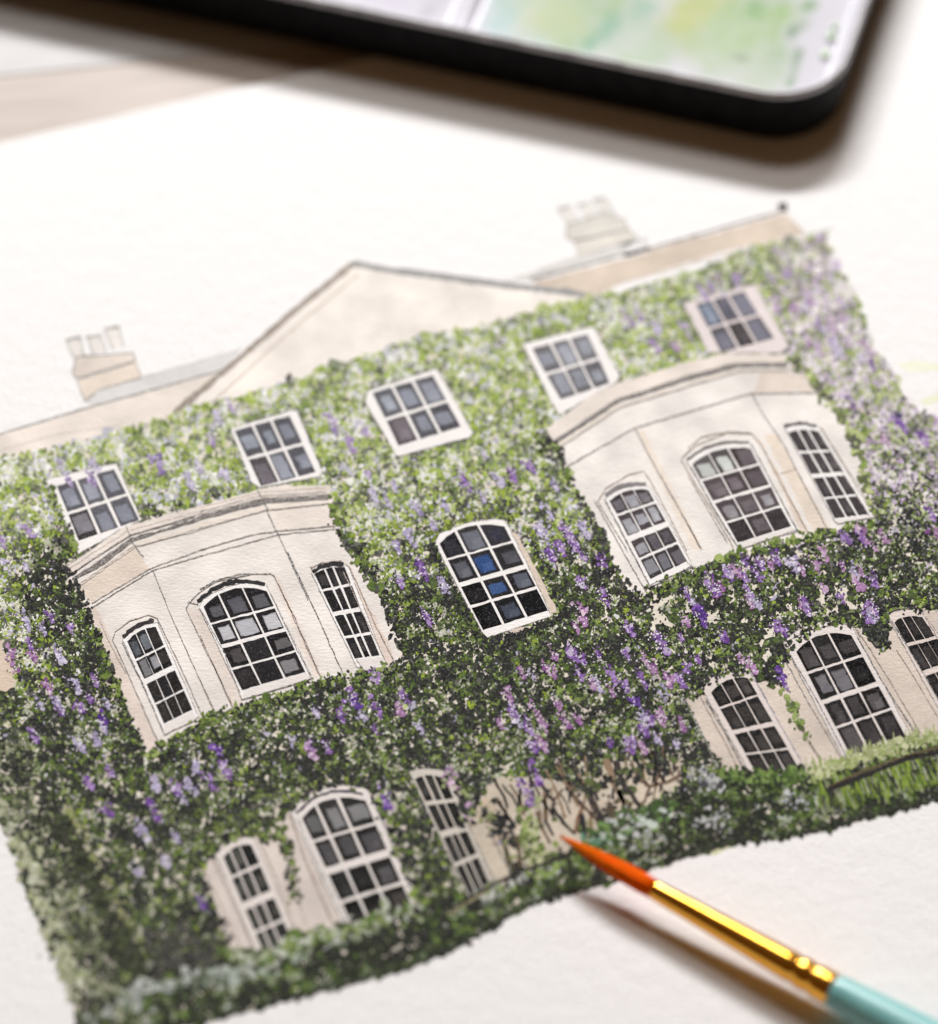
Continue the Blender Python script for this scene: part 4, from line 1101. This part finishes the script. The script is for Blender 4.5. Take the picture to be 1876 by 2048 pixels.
def film(name, x0, x1, y0, y1, items, nx, ny, label=None):
    xs = np.linspace(x0, x1, nx); ys = np.linspace(y0, y1, ny)
    X, Y = np.meshgrid(xs, ys); Xf, Yf = X.ravel(), Y.ravel()
    wx = Xf + .0016 * (field(Xf, Yf, .004, 1) - .5) * 2; wy = Yf + .0022 * (field(Xf, Yf, .005, 2) - .5) * 2
    col = np.tile(lin((236, 233, 242)) * .56, (len(Xf), 1))
    for bx, by, rad, c, a in items:
        lx, ly = ploc(bx, by, FZ); rr = rad / 14.2e3 * 1.0
        ww = a * np.exp(-(((wx - lx) / rr) ** 2 + ((wy - ly) / (rr * 1.5)) ** 2) ** 1.3)
        ww = np.clip(ww * (0.75 + .5 * field(Xf, Yf, .0014, 4)), 0, 1)[:, None]
        col = col * (1 - ww) + lin(c) ** 1.5 * .62 * ww
    z = FZ + .00006 + .00005 * field(Xf, Yf, .003, 6)
    v = np.stack([Xf, Yf, z], 1)
    f = [(j * nx + i, j * nx + i + 1, (j + 1) * nx + i + 1, (j + 1) * nx + i) for j in range(ny - 1) for i in range(nx - 1)]
    me = bpy.data.meshes.new(name); me.from_pydata(v.tolist(), [], f)
    at = me.color_attributes.new('Col', 'FLOAT_COLOR', 'POINT')
    at.data.foreach_set('color', np.concatenate([col, np.ones((len(col), 1))], 1).astype(np.float32).ravel())
    for p in me.polygons: p.use_smooth = True
    me.materials.append(M_FILM)
    o = bpy.data.objects.new(name, me)
    if label: o['label'] = label
    return link(o, pal)


m, nt, N, L, bs = new_mat('dried_paint_film')
at = N.new('ShaderNodeAttribute'); at.attribute_name = 'Col'; L.new(at.outputs['Color'], bs.inputs['Base Color'])
nz = N.new('ShaderNodeTexNoise'); nz.inputs['Scale'].default_value = 700; nz.inputs['Detail'].default_value = 3
tcn = N.new('ShaderNodeTexCoord'); L.new(tcn.outputs['Object'], nz.inputs['Vector'])
bp = N.new('ShaderNodeBump'); bp.inputs['Strength'].default_value = .2; bp.inputs['Distance'].default_value = 2e-4
L.new(nz.outputs[0], bp.inputs['Height']); L.new(bp.outputs[0], bs.inputs['Normal'])
bs.inputs['Roughness'].default_value = .5
bs.inputs['Specular IOR Level'].default_value = .25
M_FILM = m
film('mixed_paint', rx_ + .0022, -.0030, .0028, PD - .003, blobs, 150, 150, 'pale green and yellow paint washes in the well')
film('mixed_paint', rx_ - .063, rx_ - .0022, .0028, PD - .003, [(860, 20, 14, (196, 190, 206), .6), (800, -40, 60, (226, 220, 236), .6), (880, -10, 20, (206, 200, 214), .5)], 60, 60, 'faint lilac wash in the nearly clean well')
# splashes of green on the right-hand wall
for (sx, sy, r_) in ((1690, 60, .0007), (1668, 92, .0005), (1690, 100, .0006), (1700, 40, .0005)):
    lx, ly = ploc(sx, sy, FZ + .002)
    lx = min(lx, -.0040)
    bm = bmesh.new(); bmesh.ops.create_uvsphere(bm, u_segments=10, v_segments=6, radius=r_)
    for v in bm.verts:
        v.co.z *= .15; v.co.x *= random.uniform(.7, 1.2)
        v.co += Vector((lx, ly, FZ + .00055))
    me = bpy.data.meshes.new('paint_splash'); bm.to_mesh(me); bm.free(); me.materials.append(noisy('green_splash', (.30, .48, .26), (.44, .60, .36), 900, rough=.35))
    for p in me.polygons: p.use_smooth = True
    link(bpy.data.objects.new('paint_splash', me), pal)

# ------------------------------------------------------------------ brush
tip = Vector(P([(1122, 1674)], 0.0037)[0]); fe = Vector(P([(1666, 1980)], 0.0033)[0])
ax = (fe - tip); Lf = ax.length; ax.normalize()
brush = bpy.data.objects.new('paint_brush', None); link(brush)
brush['label'] = 'fine brush with orange-red bristles, golden ferrule and turquoise handle on the sheet'
brush['category'] = 'brush'
HB = tip + ax * (Lf + 0.018)
brush.location = tip
brush.rotation_euler = ax.to_track_quat('Z', 'Y').to_euler()


def lathe(name, prof, mat, n=48, wob_=0.0):
    bm = bmesh.new(); rings = []
    for s_, r_ in prof:
        ring = []
        for i in range(n):
            a = 2 * math.pi * i / n
            rr = r_ * (1 + wob_ * (math.sin(a * 9 + 1.3) * .5 + math.sin(a * 17 + s_ * 900) * .5))
            ring.append(bm.verts.new((rr * math.cos(a), rr * math.sin(a), s_)))
        rings.append(ring)
    for a, b_ in zip(rings[:-1], rings[1:]):
        for i in range(n): bm.faces.new((a[i], a[(i + 1) % n], b_[(i + 1) % n], b_[i]))
    bm.faces.new(rings[0][::-1]); bm.faces.new(rings[-1])
    bmesh.ops.recalc_face_normals(bm, faces=bm.faces[:])
    for f in bm.faces: f.smooth = len(f.verts) == 4
    me = bpy.data.meshes.new(name); bm.to_mesh(me); bm.free(); me.materials.append(mat)
    return link(bpy.data.objects.new(name, me), brush)


jl = (Vector(P([(1310, 1775)], 0.0036)[0]) - tip).length     # bristle length
M_BRI = noisy('orange_bristle', (.86, .070, .000), (.95, .150, .001), 900, rough=.7, spec=.04, stretch=(6, 6, .25), bump=.9, bdist=2e-4)
M_GOLD = noisy('golden_ferrule', (.92, .43, .05), (.98, .53, .09), 500, rough=.2, metal=1.0, stretch=(3, 3, .4), bump=.06, bdist=3e-5)
M_TUR = noisy('turquoise_lacquer', (.19, .46, .45), (.24, .52, .50), 140, rough=.34, coat=.15)
nt_ = M_BRI.node_tree; bs_ = nt_.nodes['Principled BSDF']; src_ = bs_.inputs['Base Color'].links[0].from_socket
tc_ = nt_.nodes.new('ShaderNodeTexCoord'); sp_ = nt_.nodes.new('ShaderNodeSeparateXYZ'); mr_n = nt_.nodes.new('ShaderNodeMapRange'); mx_ = nt_.nodes.new('ShaderNodeMix'); mx_.data_type = 'RGBA'
nt_.links.new(tc_.outputs['Object'], sp_.inputs[0]); nt_.links.new(sp_.outputs['Z'], mr_n.inputs[0])
mr_n.inputs[1].default_value = 0.0; mr_n.inputs[2].default_value = jl * .45; mr_n.inputs[3].default_value = .75; mr_n.inputs[4].default_value = 0.0
nt_.links.new(mr_n.outputs[0], mx_.inputs['Factor']); nt_.links.new(src_, mx_.inputs['A']); mx_.inputs['B'].default_value = (.92, .27, .01, 1)
nt_.links.new(mx_.outputs['Result'], bs_.inputs['Base Color'])
r1, r2 = 0.00110, 0.00200
lathe('bristles', [(-.0002, .00005), (.0003, .00016), (jl * .12, .00038), (jl * .3, .00070), (jl * .5, .00096), (jl * .7, .00112), (jl * .88, .00114), (jl + .0004, .00106)], M_BRI, n=120, wob_=.07)
# stray hairs
hb = bmesh.new()
for i in range(70):
    a0 = random.uniform(0, 6.28); f0 = random.uniform(.25, .85); off = random.uniform(.97, 1.015)
    prof = [(jl * t) for t in np.linspace(f0, max(.0, f0 - random.uniform(.25, .5)), 6)]
    prev = None
    for s_ in prof:
        t = s_ / jl
        rr = np.interp(t, [0, .12, .3, .5, .7, .88, 1], [.00012, .00038, .0007, .00096, .00112, .00114, .00106]) * off
        c = Vector((rr * math.cos(a0), rr * math.sin(a0), s_)); d_ = Vector((-math.sin(a0), math.cos(a0), 0)) * .000035
        cur = (hb.verts.new(c + d_), hb.verts.new(c - d_), hb.verts.new(c + Vector((math.cos(a0), math.sin(a0), 0)) * .00004))
        if prev:
            for q in range(3): hb.faces.new((prev[q], prev[(q + 1) % 3], cur[(q + 1) % 3], cur[q]))
        prev = cur
me = bpy.data.meshes.new('loose_hairs'); hb.to_mesh(me); hb.free(); me.materials.append(noisy('orange_hair', (.86, .16, .002), (.92, .26, .004), 900, rough=.6, spec=.05))
o = link(bpy.data.objects.new('loose_hairs', me), brush); o['kind'] = 'stuff'

FL_ = Lf - jl
pr = [(jl - .00005, r1 * .93), (jl, r1 * 1.02), (jl + .0003, r1 * 1.05)]
for t in np.linspace(.05, .74, 10):
    pr.append((jl + FL_ * t, r1 * 1.05 + (r2 - r1 * 1.05) * (t ** 1.05)))
for c_ in (.80, .885):
    for q in np.linspace(-1, 1, 9):
        t = c_ + q * .022
        pr.append((jl + FL_ * t, r1 * 1.05 + (r2 - r1 * 1.05) * (t ** 1.05) - .00021 * math.cos(q * math.pi / 2) ** 2))
for t in (.93, .97, .995):
    pr.append((jl + FL_ * t, r1 * 1.05 + (r2 - r1 * 1.05) * (t ** 1.05)))
pr += [(Lf, r2 * .985), (Lf + .0001, r2 * .93)]
lathe('ferrule', pr, M_GOLD, n=64)
lathe('handle', [(Lf - .0002, r2 * .90), (Lf + .0001, r2 * .97), (Lf + .001, r2 * 1.02), (Lf + .006, r2 * 1.2), (Lf + .012, r2 * 1.40), (Lf + .019, r2 * 1.55), (Lf + .026, r2 * 1.6), (Lf + .04, r2 * 1.5), (Lf + .07, r2 * 1.15), (Lf + .1, r2 * .85), (Lf + .125, r2 * .6), (Lf + .131, r2 * .45), (Lf + .1325, r2 * .15)], M_TUR, n=64)
